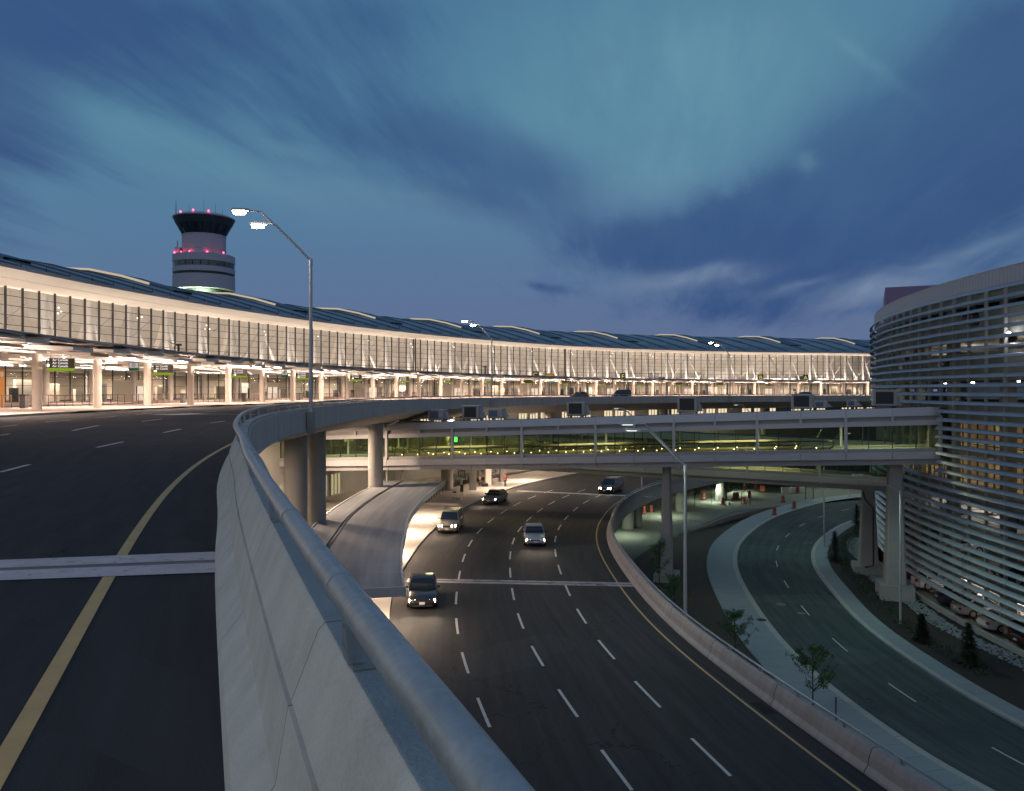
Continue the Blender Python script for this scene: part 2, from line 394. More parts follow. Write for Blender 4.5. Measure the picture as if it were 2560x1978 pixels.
ZU, ZA, ZG = -1.70, -13.0, -18.0           # levels: departures deck, arrivals deck, ground (eye = 0)
DK = catmull([(7.8, -20), (4.4, -11), (2.2, -5.6), (.12, 0), (-1.22, 3.4), (-2.85, 7.67), (-3.9, 10.6), (-5.85, 16), (-8.4, 24.5), (-10.1, 33),
              (-11.0, 42), (-11.4, 52), (-11.2, 64), (-9.2, 82), (-2.6, 101), (11, 121), (30, 137), (52, 148), (85, 157)], 1.0)
AR = catmull([(34, -22), (26, -8), (19, 6), (14.2, 16), (11.3, 26), (8.1, 42), (7.1, 56), (7.4, 70), (9.5, 83), (13.4, 96), (20.5, 110), (31, 124), (46, 138)], 1.0)

# ------------------------------------------------------------------ ground, roads (the setting)
def sheet(name, pts, z, m, kind='structure'):
    b = MB(); b.add([(x, y, z) for x, y in pts], [tuple(range(len(pts)))]); o = b.build(name, m); return tag(o, kind=kind)
def strip(name, L, R, z, m, th=0.0):
    """ribbon between two equally long point lists, with a skirt when th"""
    b = MB(); n = len(L); run = 0; W = 0
    for i in range(n): b.v += [(L[i][0], L[i][1], z), (R[i][0], R[i][1], z)]
    for i in range(n-1):
        s = math.hypot(L[i+1][0]-L[i][0], L[i+1][1]-L[i][1]); W = math.hypot(R[i][0]-L[i][0], R[i][1]-L[i][1])
        b.uv[len(b.f)] = [(run, 0), (run, W), (run+s, W), (run+s, 0)]; run += s
        b.f.append((2*i, 2*i+1, 2*i+3, 2*i+2))
    if th:
        o = len(b.v)
        for i in range(n): b.v += [(L[i][0], L[i][1], z-th), (R[i][0], R[i][1], z-th)]
        for i in range(n-1):
            b.f.append((2*i, 2*i+2, o+2*i+2, o+2*i)); b.f.append((2*i+1, o+2*i+1, o+2*i+3, 2*i+3))
            b.f.append((o+2*i, o+2*i+2, o+2*i+3, o+2*i+1))
        b.f.append((0, o, o+1, 1)); e = 2*n-2; b.f.append((e, e+1, o+e+1, o+e))
    o = b.build(name, m); return tag(o, kind='structure')
def resample(P, n):
    d = [0]
    for a, b in zip(P, P[1:]): d.append(d[-1]+math.hypot(b[0]-a[0], b[1]-a[1]))
    r = []; j = 0
    for i in range(n):
        t = d[-1]*i/(n-1)
        while j < len(d)-2 and d[j+1] < t: j += 1
        k = (t-d[j])/((d[j+1]-d[j]) or 1); r.append((P[j][0]+(P[j+1][0]-P[j][0])*k, P[j][1]+(P[j+1][1]-P[j][1])*k))
    return r
M_grd = mat('open_ground', (.16, .165, .14), .9, var=.3, scale=.05, fine=3, bump=.2)
sheet('ground', [(-1500, -600), (1500, -600), (1500, 2500), (-1500, 2500)], ZG-.30, M_grd)
# ground-level road on the right
kl = [(30, 20), (22.5, 34), (20, 44), (19.6, 57), (21.6, 74), (24.2, 86), (28.2, 97), (35.5, 110.8), (43.8, 122), (54, 132), (70, 141), (95, 148)]
kr = [(38.5, 20), (30, 34), (27.2, 44), (26.6, 54), (27.1, 63), (28.9, 73), (31.2, 83), (34.6, 92), (40, 101.6), (47, 111), (57, 120), (72, 129), (97, 136)]
KL = resample(catmull(kl, 1), 140); KR = resample(catmull(kr, 1), 140)
strip('ground_road', KL, KR, ZG-.12, M_asph_low)
KLo = offs(KL, -.45); SWo = offs(KL, -3.1)
strip('ground_kerb', KLo, KL, ZG+.02, M_kerb, .32)
strip('ground_sidewalk', SWo, KLo, ZG+.024, M_side_low, .3)
KRo = offs(KR, .40); strip('ground_kerb_inner', KR, KRo, ZG+.02, M_kerb, .32)
KRs = offs(KR, 1.7); strip('ground_sidewalk_inner', KRo, KRs, ZG+.024, M_side_low, .3)
# soil of the median and the planting bed beside the garage
G0 = (132.7, 57.0)
def garc(R, f): return (G0[0]-(R+3.7)*cos(f), G0[1]+(R+3.7)*sin(f))
bedR = [garc(94.6, -.42+1.0*i/139) for i in range(140)]
strip('planting_bed', KRs, resample(bedR, 140), ZG+.05, M_mulch, .3)
med = catmull([(33, 6), (22, 20), (13, 34), (9.5, 44), (8.6, 56), (9, 68), (10.5, 78), (16, 92), (24.5, 105), (33, 117), (44, 127)], 1)
strip('median_soil', resample(med, 140), SWo, ZG-.05, M_soil, .2)
strip('construction_road', resample([(-40, 60), (-20, 90), (0, 112), (25, 135), (60, 160)], 30), resample([(8, 66), (10, 80), (17, 95), (33, 120), (60, 138)], 30), ZG-.2, mat('pale_gravel_road', (.15, .16, .14), .9, var=.3, scale=.2, fine=6))
def dash(name, path, off, z, m, wid=.12, on=3.0, gap=3.0, s0=0, s1=1e9, phase=0):
    b = MB(); P = offs(path, off); s = 0; cur = []; segs = []
    D = [0]
    for a, c in zip(P, P[1:]): D.append(D[-1]+math.hypot(c[0]-a[0], c[1]-a[1]))
    def pt(t):
        t = min(max(t, 0), D[-1]-.001); i = 0
        lo, hi = 0, len(D)-1
        while hi-lo > 1:
            mid = (lo+hi)//2
            if D[mid] <= t: lo = mid
            else: hi = mid
        k = (t-D[lo])/(D[lo+1]-D[lo]); return (P[lo][0]+(P[lo+1][0]-P[lo][0])*k, P[lo][1]+(P[lo+1][1]-P[lo][1])*k)
    t = max(s0, 0)+phase
    while t < min(D[-1], s1):
        pts = [pt(t+on*k/4) for k in range(5)]
        o = len(b.v)
        for i in range(5):
            _, n = norm_at(pts, i)
            b.v += [(pts[i][0]-n[0]*wid/2, pts[i][1]-n[1]*wid/2, z), (pts[i][0]+n[0]*wid/2, pts[i][1]+n[1]*wid/2, z)]
        for i in range(4): b.f.append((o+2*i, o+2*i+1, o+2*i+3, o+2*i+2))
        t += on+gap
    return tag(b.build(name, m), kind='structure')
def line(name, path, off, z, m, wid=.1):
    b = MB(); b.sweep(path, [(off-wid/2, z), (off+wid/2, z)], closed=False); return tag(b.build(name, m), kind='structure')
mid = [((a[0]+b[0])/2, (a[1]+b[1])/2) for a, b in zip(KL, KR)]
dash('ground_lane_marking', mid, .2, ZG-.115, M_wht, .1, 3, 6, 10, 140, 1)

# arrivals deck (a viaduct) and its platforms
K1 = catmull([(6, 8), (-2, 28), (-5.9, 40), (-7.5, 50), (-7.85, 60), (-7.5, 71.8), (-6, 84), (-3.6, 95), (0, 106), (6, 118), (15, 131), (28, 146)], 1.0)
arL = [(p[0], p[1]) for p in offs(AR, 1.05)]
WALL = catmull([(-24, -22), (-30, 10), (-30.5, 40), (-29, 62), (-25, 88), (-16, 112), (-2, 132), (20, 155), (48, 170), (85, 178)], 1.0)
strip('arrivals_road', resample(WALL, 160), resample(arL, 160), ZA, M_asph)
ISL = offs(K1, -7.5)
strip('arrivals_platform', resample(ISL[:-6], 120), resample(K1[:-6], 120), ZA+.15, M_side, .15)
strip('arrivals_far_sidewalk', resample(offs(WALL, .0)[30:], 120), resample(offs(WALL, 5.5)[30:], 120), ZA+.15, M_side, .15)
line('arrivals_edge_line', AR, 0, ZA+.004, M_yel, .12)
for k, (o_, ph) in enumerate(((-3.6, 2.2), (-7.2, 3.1), (-10.8, 4.0))):
    dash('arrivals_lane_marking', AR, o_, ZA+.004, M_wht, .13, 3, 3, 0, 140, ph)
M_joint = mat('joint_concrete', (.36, .34, .33), .8, var=.4, scale=1.6, fine=9, wear=(1.2, .55, .6))
M_jsteel = mat('joint_steel', (.10, .10, .10), .5, metal=.5)
b = MB(); 
for (y, dy) in ((53.6, .32),):
    b.add([(-7.2, y-.35+1.1, ZA+.008), (8.1, y-.55, ZA+.008), (8.1, y-.05, ZA+.008), (-7.2, y+.15+1.1, ZA+.008)], [(0, 1, 2, 3)])
    b.add([(-7.2, y+.28+1.1, ZA+.008), (8.1, y+.08, ZA+.008), (8.1, y+.55, ZA+.008), (-7.2, y+.75+1.1, ZA+.008)], [(0, 1, 2, 3)])
tag(b.build('expansion_joint', M_joint), kind='structure')
b = MB(); b.add([(.5, 103.4, ZA+.008), (17.0, 97.6, ZA+.008), (17.3, 98.3, ZA+.008), (.8, 104.1, ZA+.008)], [(0, 1, 2, 3)]); tag(b.build('expansion_joint', M_joint), kind='structure')

def barrier_prof(z):
    return [(0, z), (.02, z+.09), (.155, z+.26), (.200, z+.542), (.226, z+.545), (.226, z+.556), (.212, z+.559), (.31, z+.81), (.335, z+.835),
            (.52, z+.835), (.54, z+.80), (.54, z-.27), (.38, z-.27)]
def bracket(nm='bracket'):
    """cast rail post: base plate and a curved upright, base at the origin, rail to the +x side"""
    b = MB(); b.box((0, 0, .008), (.19, .13, .016))
    for y in (-.035, .035):
        b.box((-.0, y, .022), (.035, .03, .014))
    P = [(-.075, 0, .012), (-.082, 0, .06), (-.085, 0, .12), (-.095, 0, .17), (-.11, 0, .21)]
    for k in range(4):
        (x0, _, z0), (x1, _, z1) = P[k], P[k+1]; w0, w1 = .045-.004*k, .045-.004*(k+1); t = .030-.003*k
        b.hexa([(x0-t, -w0, z0), (x0+t, -w0, z0), (x0+t, w0, z0), (x0-t, w0, z0)], [(x1-t, -w1, z1), (x1+t, -w1, z1), (x1+t, w1, z1), (x1-t, w1, z1)])
    return b
# departures-level parapet right beside the camera
par = empty('parapet_wall', 'curving concrete parapet with round steel handrail beside the upper departures road', 'parapet')
b = MB(); b.sweep(DK, barrier_prof(ZU)); b.build('parapet_body', M_barr, par, smooth=False)
RAILZ = ZU+1.075
rp = offs(DK, .315)
b = MB(); b.tube([(x, y, RAILZ) for x, y in rp], .047, 20); b.build('handrail', M_pipe, par, smooth=True)
def put_rail_posts(path, off, z, par, every, start, i0, i1, near=None):
    first = None; sfirst = None; s = 0; nxt = start
    P = offs(path, off)
    if near is not None:
        tot = 0
        for i in range(1, len(P)):
            tot += math.hypot(P[i][0]-P[i-1][0], P[i][1]-P[i-1][1])
            if P[i][1] >= near: break
        nxt = tot % every
    for i in range(1, len(P)):
        s += math.hypot(P[i][0]-P[i-1][0], P[i][1]-P[i-1][1])
        if s >= nxt:
            nxt += every
            if not (i0 <= P[i][1] <= i1): continue
            t, n = norm_at(P, i); rz = atan2(t[1], t[0])-pi/2
            if first is None: first = bracket().build('rail_post', M_pipe, par); o = first
            else: o = first.copy(); COL.objects.link(o); o.parent = par
            o.location = (P[i][0], P[i][1], z); o.rotation_euler = (0, 0, rz)
DKF = catmull(DK, .25)
put_rail_posts(DKF, .43, ZU+.838, par, 2.95, .9, -3, 150, near=2.45)
sl = None
for (y, ln) in ((2.55, .02), (3.93, .03), (8.2, .06), (14, .06), (23, .06), (34, .06), (47, .06)):
    i = min(range(len(rp)), key=lambda k: abs(rp[k][1]-y)); t, n = norm_at(rp, i)
    k = (y-rp[i][1])/t[1]; p = Vector((rp[i][0]+t[0]*k, y, RAILZ)); d = Vector((t[0], t[1], 0))
    MB().cyl(p-d*ln, p+d*ln, .0500, n=20).build('rail_sleeve', M_pipe, par, smooth=True)

# departures viaduct: slab with haunch, fascia below the parapet, columns, drain pipe
via = empty('departures_viaduct', 'long curved concrete viaduct that carries the departures road on round columns', 'viaduct')
b = MB(); b.sweep(DK, [(.545, -.95), (.58, -.95), (.58, -2.02), (.52, -2.06), (.2, -2.12), (-1.6, -2.75), (-3.4, -3.25), (-6.5, -3.35), (-9.5, -2.9), (-13, -2.3), (-13, -2.0), (.5, -1.98)])
b.build('edge_beam', M_fascia, via)
# ground-plan arcs of the terminal
TC = (212.0, 64.0)
def ta(R, th): return (TC[0]-R*cos(th), TC[1]+R*sin(th))
def toff(th): return -75*max(0, min(th, 1.2)-.72)**2
def tarc(R, a0, a1, n, adj=1): return [ta(R+toff(a0+(a1-a0)*i/(n-1))*adj, a0+(a1-a0)*i/(n-1)) for i in range(n)]
strip('departures_road', resample(tarc(245, -.36, 1.4, 60, 0), 160), resample(DK, 160), ZU, M_asph_up)
strip('deck_underside', resample(tarc(258, -.36, 1.4, 60, 0), 80), resample(offs(DK, -12.5), 80), -2.35, M_conc, .01)
def column(name, x, y, z0, z1, r, parent, m=M_conc, n=28, cap=False):
    b = MB(); b.cyl((x, y, z0), (x, y, z1), r, n=n)
    return b.build(name, m, parent, smooth=True)
for (x, y, r) in ((-15.0, 55.5, .80), (-14.3, 58.6, .66), (-13.55, 79.5, .74), (-8.5, 105, .8), (6, 128, .85), (28, 148, .85), (50, 158, .85), (-18, 30, .8),
                  (-21, 60, .7), (-21.5, 86, .7)):
    column('column', x, y, ZA, -3.05 if r > .75 else -2.4, r, via)
b = MB(); b.tube([(-11.6, 81.6, -3.0), (-12.0, 82, -3.3), (-12.9, 83.4, -3.6), (-13.15, 84, -4.2), (-13.15, 84.2, -13)], .10, 10); b.build('drain_pipe', M_steel, via, smooth=True)

# markings on the upper deck
line('departures_edge_line', [p for p in DK if p[1] > -8], -.0, ZU+.004, M_yel, .001).hide_render = False
EL = catmull([at(-20, 1985, ZU), at(19, 1900, ZU), at(95, 1768, ZU), at(145, 1670, ZU), at(224, 1500, ZU), at(262, 1440, ZU), at(320, 1374, ZU), at(360, 1310, ZU),
              at(420, 1230, ZU), at(480, 1170, ZU), at(540, 1128, ZU), at(605, 1100, ZU), at(650, 1078, ZU), at(690, 1062, ZU), at(740, 1047, ZU)], .4)
for n_ in ('departures_edge_line',):
    o = bpy.data.objects[n_]; bpy.data.objects.remove(o)
import numpy as np
_cf = np.polyfit([p[1] for p in EL], [p[0] for p in EL], 5); _yy = np.linspace(EL[0][1], EL[-1][1], 90); EL = [(float(np.polyval(_cf, y)), float(y)) for y in _yy]
line('departures_edge_line', EL, 0, ZU+.004, M_yel, .105)
b = MB()
jx = [at(0, 1402, ZU), at(539, 1381, ZU), at(537, 1433, ZU), at(0, 1453, ZU)]
def lerp2(a, b_, t): return (a[0]+(b_[0]-a[0])*t, a[1]+(b_[1]-a[1])*t)
def ext(a, b_, t): return (a[0]+(b_[0]-a[0])*t, a[1]+(b_[1]-a[1])*t)
for (t0, t1, z_) in ((0, .42, .008), (.56, 1, .008)):
    p = [lerp2(jx[0], jx[3], t0), lerp2(jx[1], jx[2], t0), lerp2(jx[1], jx[2], t1), lerp2(jx[0], jx[3], t1)]
    L0 = ext(p[1], p[0], 3.0); L1 = ext(p[2], p[3], 3.0)
    b.add([(*L0, ZU+z_), (*p[1], ZU+z_), (*p[2], ZU+z_), (*L1, ZU+z_)], [(0, 3, 2, 1)])
M_jup = mat('joint_nosing', (.50, .45, .46), .85, var=.35, scale=5, fine=40, bump=.6, wear=(6.5, .58, .5))
tag(b.build('deck_joint', M_jup), kind='structure')
b = MB(); p = [lerp2(jx[0], jx[3], .42), lerp2(jx[1], jx[2], .42), lerp2(jx[1], jx[2], .56), lerp2(jx[0], jx[3], .56)]
b.add([(*ext(p[1], p[0], 3), ZU+.006), (*p[1], ZU+.006), (*p[2], ZU+.006), (*ext(p[2], p[3], 3), ZU+.006)], [(0, 3, 2, 1)])
tag(b.build('deck_joint_steel', M_jsteel), kind='structure')
def px_dash(name, segs, z, wid, m):
    b = MB()
    for (u0, v0, u1, v1) in segs:
        a = at(u0, v0, z); c = at(u1, v1, z); dx, dy = c[0]-a[0], c[1]-a[1]; L = math.hypot(dx, dy); n = (dy/L*wid/2, -dx/L*wid/2)
        b.add([(a[0]-n[0], a[1]-n[1], z+.005), (a[0]+n[0], a[1]+n[1], z+.005), (c[0]+n[0], c[1]+n[1], z+.005), (c[0]-n[0], c[1]-n[1], z+.005)], [(0, 1, 2, 3)])
    return tag(b.build(name, m), kind='structure')
px_dash('departures_lane_marking', [(0, 1181, 73, 1162), (181, 1077, 247, 1064), (242, 1119, 308, 1105), (0, 1089, 24, 1085), (0, 1067, 43, 1063), (113, 1056, 177, 1050),
        (236, 1045, 290, 1041), (355, 1054, 404, 1048), (409, 1082, 452, 1073), (340, 1037, 380, 1034), (500, 1031, 540, 1029), (525, 1058, 562, 1053)], ZU, .11, M_wht)
px_dash('departures_stop_line', [(355, 1032.5, 640, 1037)], ZU, .25, M_wht)
b = MB(); a = at(438, 1036, ZU); b.add([(a[0]-1.6, a[1]-.4, ZU+.006), (a[0]+.5, a[1]-1.8, ZU+.006), (a[0]+2.6, a[1]+.2, ZU+.006), (a[0]+.9, a[1]+.2, ZU+.006), (a[0]+1.1, a[1]+2.6, ZU+.006), (a[0], a[1]+2.7, ZU+.006), (a[0]-.3, a[1]+.1, ZU+.006)], [(0, 1, 2, 3, 4, 5, 6)])
tag(b.build('lane_arrow_marking', M_wht), kind='structure')

# arrivals barrier + its viaduct
ab = empty('arrivals_barrier', 'long pale concrete road barrier with slim steel rail along the lower arrivals road', 'barrier')
ARb = offs(AR, .9)
b = MB(); b.sweep(ARb, [(o_, z) if True else None for (o_, z) in barrier_prof(ZA)[:-2]]+[(.54, ZA-.3), (.3, ZA-.3)]); b.build('barrier_body', M_barr2, ab)
b = MB(); b.tube([(x, y, ZA+1.05) for x, y in offs(ARb, .42)], .055, 10); b.build('handrail', M_pipe, ab, smooth=True)
put_rail_posts(ARb, .53, ZA+.838, ab, 3.0, 1.0, 8, 125)
av = empty('arrivals_viaduct', 'lower concrete viaduct under the arrivals road standing on green-lit round columns', 'viaduct')
b = MB(); b.sweep(ARb, [(.545, ZA+.1), (.57, ZA+.1), (.57, ZA-1.15), (.3, ZA-1.25), (-3, ZA-1.9), (-12, ZA-1.9), (-12, ZA-1.4), (.5, ZA-.35)]); b.build('edge_beam', M_fascia, av)
for (u, v) in ((1570, 1318), (1590, 1311), (1702, 1275)):
    x, y = at(u, v, ZG); column('column', x, y, ZG-.2, ZA-1.3, .80, av)
for (x, y) in ((-2, 60), (0, 82), (6, 96), (-14, 60)): column('column', x, y, ZG-.2, ZA-1.4, .8, av)

# ------------------------------------------------------------------ arrivals canopy
CE = catmull([(-2.6, 30.0), (-4.9, 37.6), (-6.3, 46), (-7.15, 54), (-7.75, 62), (-7.7, 72.5), (-6.95, 85)], 1.0)
CE = [p for p in CE if p[1] > 37.7]
cp = empty('arrivals_canopy', 'flat grey membrane roof of the arrivals kerb canopy with a drain channel', 'canopy')
zc_ = -9.5
b = MB(); b.sweep(CE, [(-6.5, zc_), (-4.75, zc_-.03), (-4.72, zc_-.12), (-4.48, zc_-.12), (-4.45, zc_-.03), (-.12, zc_), (-.12, zc_-.35), (-6.5, zc_-.35)]); b.build('roof', M_canopyroof, cp)
b = MB(); b.sweep(CE, [(-.12, zc_+.06), (0, zc_+.06), (0, zc_-.40), (-.12, zc_-.40)]); b.sweep(CE, [(-6.62, zc_+.06), (-6.5, zc_+.06), (-6.5, zc_-.40), (-6.62, zc_-.40)])
t, n = norm_at(CE, 0); e0 = CE[0]
b.hexa([(e0[0]-n[0]*6.62-t[0]*.12, e0[1]-n[1]*6.62-t[1]*.12, zc_-.4), (e0[0]-t[0]*.12, e0[1]-t[1]*.12, zc_-.4), (e0[0], e0[1], zc_-.4), (e0[0]-n[0]*6.62, e0[1]-n[1]*6.62, zc_-.4)],
       [(e0[0]-n[0]*6.62-t[0]*.12, e0[1]-n[1]*6.62-t[1]*.12, zc_+.06), (e0[0]-t[0]*.12, e0[1]-t[1]*.12, zc_+.06), (e0[0], e0[1], zc_+.06), (e0[0]-n[0]*6.62, e0[1]-n[1]*6.62, zc_+.06)])
b.build('fascia', M_alu, cp)
b = MB(); b.sweep(CE, [(-4.56, zc_-.10), (-4.46, zc_-.10), (-4.46, zc_+.02), (-4.56, zc_+.02)]); b.build('drain_channel', M_dark, cp)
for y in (44, 53, 62, 71, 80):
    i = min(range(len(CE)), key=lambda k: abs(CE[k][1]-y)); t, n = norm_at(CE, i)
    x, yy = CE[i][0]-n[0]*3.3, CE[i][1]-n[1]*3.3; column('post', x, yy, ZA+.15, zc_-.35, .22, cp, M_white, 14)
    lx, ly = CE[i][0]-n[0]*1.7, CE[i][1]-n[1]*1.7
    f = MB().box((lx, ly, zc_-.42), (.4, 3.2, .12), 0).build('added_luminaire', M_white, cp)
    light('AREA', 'added_canopy_lamp', (lx, ly, zc_-.50), 1300, WARM, .5, 3.0, (0, radians(14), 0))  # lamps added below the canopy roof to light the platform

# downlights added under the departures deck to brighten the arrivals platforms
for (x, y, p) in ((-20, 48, 1500), (-20, 64, 2600), (-19, 78, 3000), (-14.5, 97, 3000), (-7, 104, 2600), (3, 126, 700), (22, 146, 600), (44, 158, 600)):
    o = tag(MB().box((x, y, -3.62), (1.2, 1.2, .12)).build('added_downlight', M_white), 'added square downlight under the departures deck', 'lamp', 'added downlights under the departures deck')
    light('AREA', 'added_deck_lamp', (x, y, -3.75), p, WARM, 1.0, 1.0)
for (x, y, z, p) in ((-8.5, 84.6, -9.6, 420), (-1.5, 104, -9.2, 900), (1.5, 114, -9.2, 900)):  # fittings added above the platform to brighten it
    o = tag(MB().box((x, y, z+.1), (.9, .9, .12)).build('added_platform_fitting', M_white), 'added square light fitting over the arrivals platform', 'lamp', 'added light fittings over the arrivals platform')
    light('POINT' if z < -9.5 else 'AREA', 'added_platform_lamp', (x, y, z-.1), p, WARM, .3 if z < -9.5 else .8)
for (x, y) in ((-6, 112), (6, 134), (24, 152), (42, 162)):  # bare lights added to brighten the deck underside
    light('POINT', 'added_soffit_light', (x, y, -6.8), 500, (1, .82, .6), .3)
# facade below the deck with lit windows
fw = empty('arrivals_building', 'arrivals level building wall below the departures deck with warm lit windows', 'building')
b = MB(); b.sweep(WALL, [(0, ZA), (0, -2.3), (-.4, -2.3), (-.4, ZA)]); b.build('wall', M_gar, fw)
M_lit = emis('lit_window', (1.0, .80, .50), .95); M_lit2 = emis('lit_window_dim', (.95, .82, .42), .45)
WP = offs(WALL, .03); s = 0
for i in range(2, len(WP)-3, 3):
    t, n = norm_at(WP, i); x, y = WP[i]; 
    if y < 40: continue
    far = y > 100
    z0, z1 = (-6.4, -3.5) if far else (-12.7, -10.2)
    if i % 4 == 0 and far: continue
    wv = 1.15
    P = [(x-t[0]*wv+n[0]*.02, y-t[1]*wv+n[1]*.02), (x+t[0]*wv+n[0]*.02, y+t[1]*wv+n[1]*.02)]
    o = MB(); o.add([(*P[0], z0), (*P[1], z0), (*P[1], z1), (*P[0], z1)], [(0, 1, 2, 3)]); wo = o.build('window', M_lit if far else M_lit2, fw)
    f = MB(); rz = atan2(t[1], t[0])
    for q in (-1, -.33, .33, 1): f.box((x+t[0]*wv*q+n[0]*.06, y+t[1]*wv*q+n[1]*.06, (z0+z1)/2), (.12, .12, z1-z0), rz)
    f.box((x+n[0]*.06, y+n[1]*.06, z1+.07), (2*wv+.2, .16, .14), rz); f.box((x+n[0]*.06, y+n[1]*.06, z0-.07), (2*wv+.2, .16, .14), rz)
    f.build('frame', M_alu2, wo)

# ------------------------------------------------------------------ glazed footbridges
def footbridge(name, label, P0, P1, zb0, zb1, depth, lit, mullioned=True, H=4.85):
    root = empty(name, label, 'footbridge')
    L = math.hypot(P1[0]-P0[0], P1[1]-P0[1]); tx, ty = (P1[0]-P0[0])/L, (P1[1]-P0[1])/L; nx, ny = -ty, tx
    def W(s, t, h): return (P0[0]+tx*s+nx*t, P0[1]+ty*s+ny*t, zb0+(zb1-zb0)*s/L+h)
    def bar(b, s0, s1, t0, t1, h0, h1):
        b.hexa([W(s0, t0, h0), W(s1, t0, h0), W(s1, t1, h0), W(s0, t1, h0)], [W(s0, t0, h1), W(s1, t0, h1), W(s1, t1, h1), W(s0, t1, h1)])
    k = H/4.85; nb = max(1, round(L/7.2)); bay = L/nb
    b = MB(); bar(b, 0, L, .35, depth-.35, .0, .5*k)
    q = 0
    while q <= L: bar(b, q, q+.06, .28, .36, 0, .5*k); q += bay/4
    b.build('bottom_beam', M_alu2, root)
    b = MB()
    for i in range(nb*2): bar(b, i*bay/2+.015, (i+1)*bay/2-.015, .0, .30, .5*k, 1.1*k)
    bar(b, 0, L, depth-.3, depth, .5*k, 1.1*k); bar(b, 0, L, .30, .34, .5*k, 1.1*k); b.build('lower_fascia', M_alu, root)
    b = MB(); bar(b, 0, L, .10, .30, 1.1*k, 1.42*k); bar(b, 0, L, depth-.25, depth-.1, 1.1*k, 1.42*k); b.build('sill', M_alu2, root)
    b = MB(); bar(b, 0, L, .30, depth-.25, 1.1*k, 1.3*k); b.build('floor', mat('bridge_floor', (.16, .18, .12), .35, var=.3, scale=2), root)
    b = MB(); bar(b, 0, L, .05, .30, 3.35*k, 3.75*k); bar(b, 0, L, depth-.25, depth-.05, 3.35*k, 3.75*k); b.build('head_rail', M_alu, root)
    b = MB(); bar(b, 0, L, .28, .36, 3.75*k, 4.2*k); bar(b, 0, L, depth-.3, depth-.2, 3.75*k, 4.2*k)
    bar(b, 0, L, .20, .30, 3.95*k, 3.98*k); b.build('recess_band', M_alu2, root)
    b = MB()
    for i in range(nb*2):
        s0, s1 = i*bay/2+.012, (i+1)*bay/2-.012
        b.hexa([W(s0, -.05, 4.15*k), W(s1, -.05, 4.15*k), W(s1, .6, 4.15*k), W(s0, .6, 4.15*k)], [W(s0, .18, H), W(s1, .18, H), W(s1, .6, H), W(s0, .6, H)])
    b.build('coping', M_alu, root)
    b = MB(); bar(b, 0, L, .6, depth, 4.25*k, H-.06); b.build('roof', mat('bridge_roof', (.05, .065, .09), .8), root)
    b = MB(); bar(b, 0, L, .36, depth-.3, 3.38*k, 3.46*k); b.build('ceiling', mat('bridge_ceiling', (.35, .38, .28), .7), root)
    for i in range(nb+1):
        s = i*bay
        b = MB(); bar(b, s-.12, s+.12, -.10, .12, 1.1*k, 4.15*k); bar(b, s-.12, s+.12, depth-.12, depth+.05, 1.1*k, 4.15*k); b.build('post', M_alu, root)
        if i < nb:
            b = MB(); bar(b, s+bay/2-.11, s+bay/2+.11, -.04, .27, 3.6*k, 4.15*k); b.build('half_post', M_alu, root)
    for i in range(nb*4):
        s = i*bay/4
        o = MB(); o.add([W(s+.03, .2, 1.42*k), W(s+bay/4-.03, .2, 1.42*k), W(s+bay/4-.03, .2, 3.35*k), W(s+.03, .2, 3.35*k)], [(0, 1, 2, 3)])
        wo = o.build('window', M_glassG, root)
        if i % 4: f = MB(); bar(f, s-.03, s+.03, .14, .26, 1.42*k, 3.35*k); f.build('mullion', M_dark, wo)
    for i in range(nb):
        o = MB(); o.add([W(i*bay+.1, depth-.2, 1.42*k), W(i*bay+bay-.1, depth-.2, 1.42*k), W(i*bay+bay-.1, depth-.2, 3.35*k), W(i*bay+.1, depth-.2, 3.35*k)], [(0, 1, 2, 3)])
        wo = o.build('window', M_glassG, root); f = MB()
        for q in (.25, .5, .75): bar(f, i*bay+bay*q-.03, i*bay+bay*q+.03, depth-.26, depth-.14, 1.42*k, 3.35*k)
        f.build('mullion', M_dark, wo)
    return root, W, bar, L, bay, k
fbA, WA, barA, LA, bayA, kA = footbridge('footbridge', 'upper pale glazed footbridge with moving walkways seen through green glass, crossing to the car park', (-27, 87.5), (35.9, 67.0), -8.86, -6.2, 5.2, None)
M_tan = mat('walkway_rail', (.45, .36, .2), .4, metal=.4, var=.05)
M_spot = emis('floor_spot', (1.0, .74, .36), 14)
def walkway(W, bar, s0, s1, t, k, lit=True):
    root = empty('moving_walkway', 'long moving walkway with looping handrails inside the upper footbridge, '+('beside the near glass' if t < 2 else 'beside the far glass'), 'moving walkway', 'moving walkways inside the footbridge')
    for dt in (0, .95):
        pts = [W(s0, t+dt, 1.45*k), W(s0-.28, t+dt, 1.6*k), W(s0-.38, t+dt, 1.8*k), W(s0-.28, t+dt, 2.0*k), W(s0, t+dt, 2.12*k)]
        n = 10
        for i in range(1, n): pts.append(W(s0+(s1-s0)*i/n, t+dt, 2.12*k))
        pts += [W(s1, t+dt, 2.12*k), W(s1+.28, t+dt, 2.0*k), W(s1+.38, t+dt, 1.8*k), W(s1+.28, t+dt, 1.6*k), W(s1, t+dt, 1.45*k)]
        MB().tube(pts, .045, 8).build('handrail', M_dark if dt == 0 and t < 1 else M_tan, root, smooth=True)
        b = MB(); bar(b, s0, s1, t+dt-.03, t+dt+.03, 1.32*k, 1.5*k); b.build('skirt', M_tan, root)
    b = MB(); bar(b, s0, s1, t+.05, t+.9, 1.31*k, 1.36*k); b.build('tread', M_dark, root)
    q = s0+.6; b = MB()
    while q < s1:
        c = Vector(W(q, t-.05, 1.56*k)); b.ico(c, .045); q += 1.75
    b.build('skirt_light', M_spot, root)
    return root
walkway(WA, barA, 15.6, 57.5, .65, kA); walkway(WA, barA, 17.5, 55, 3.1, kA)
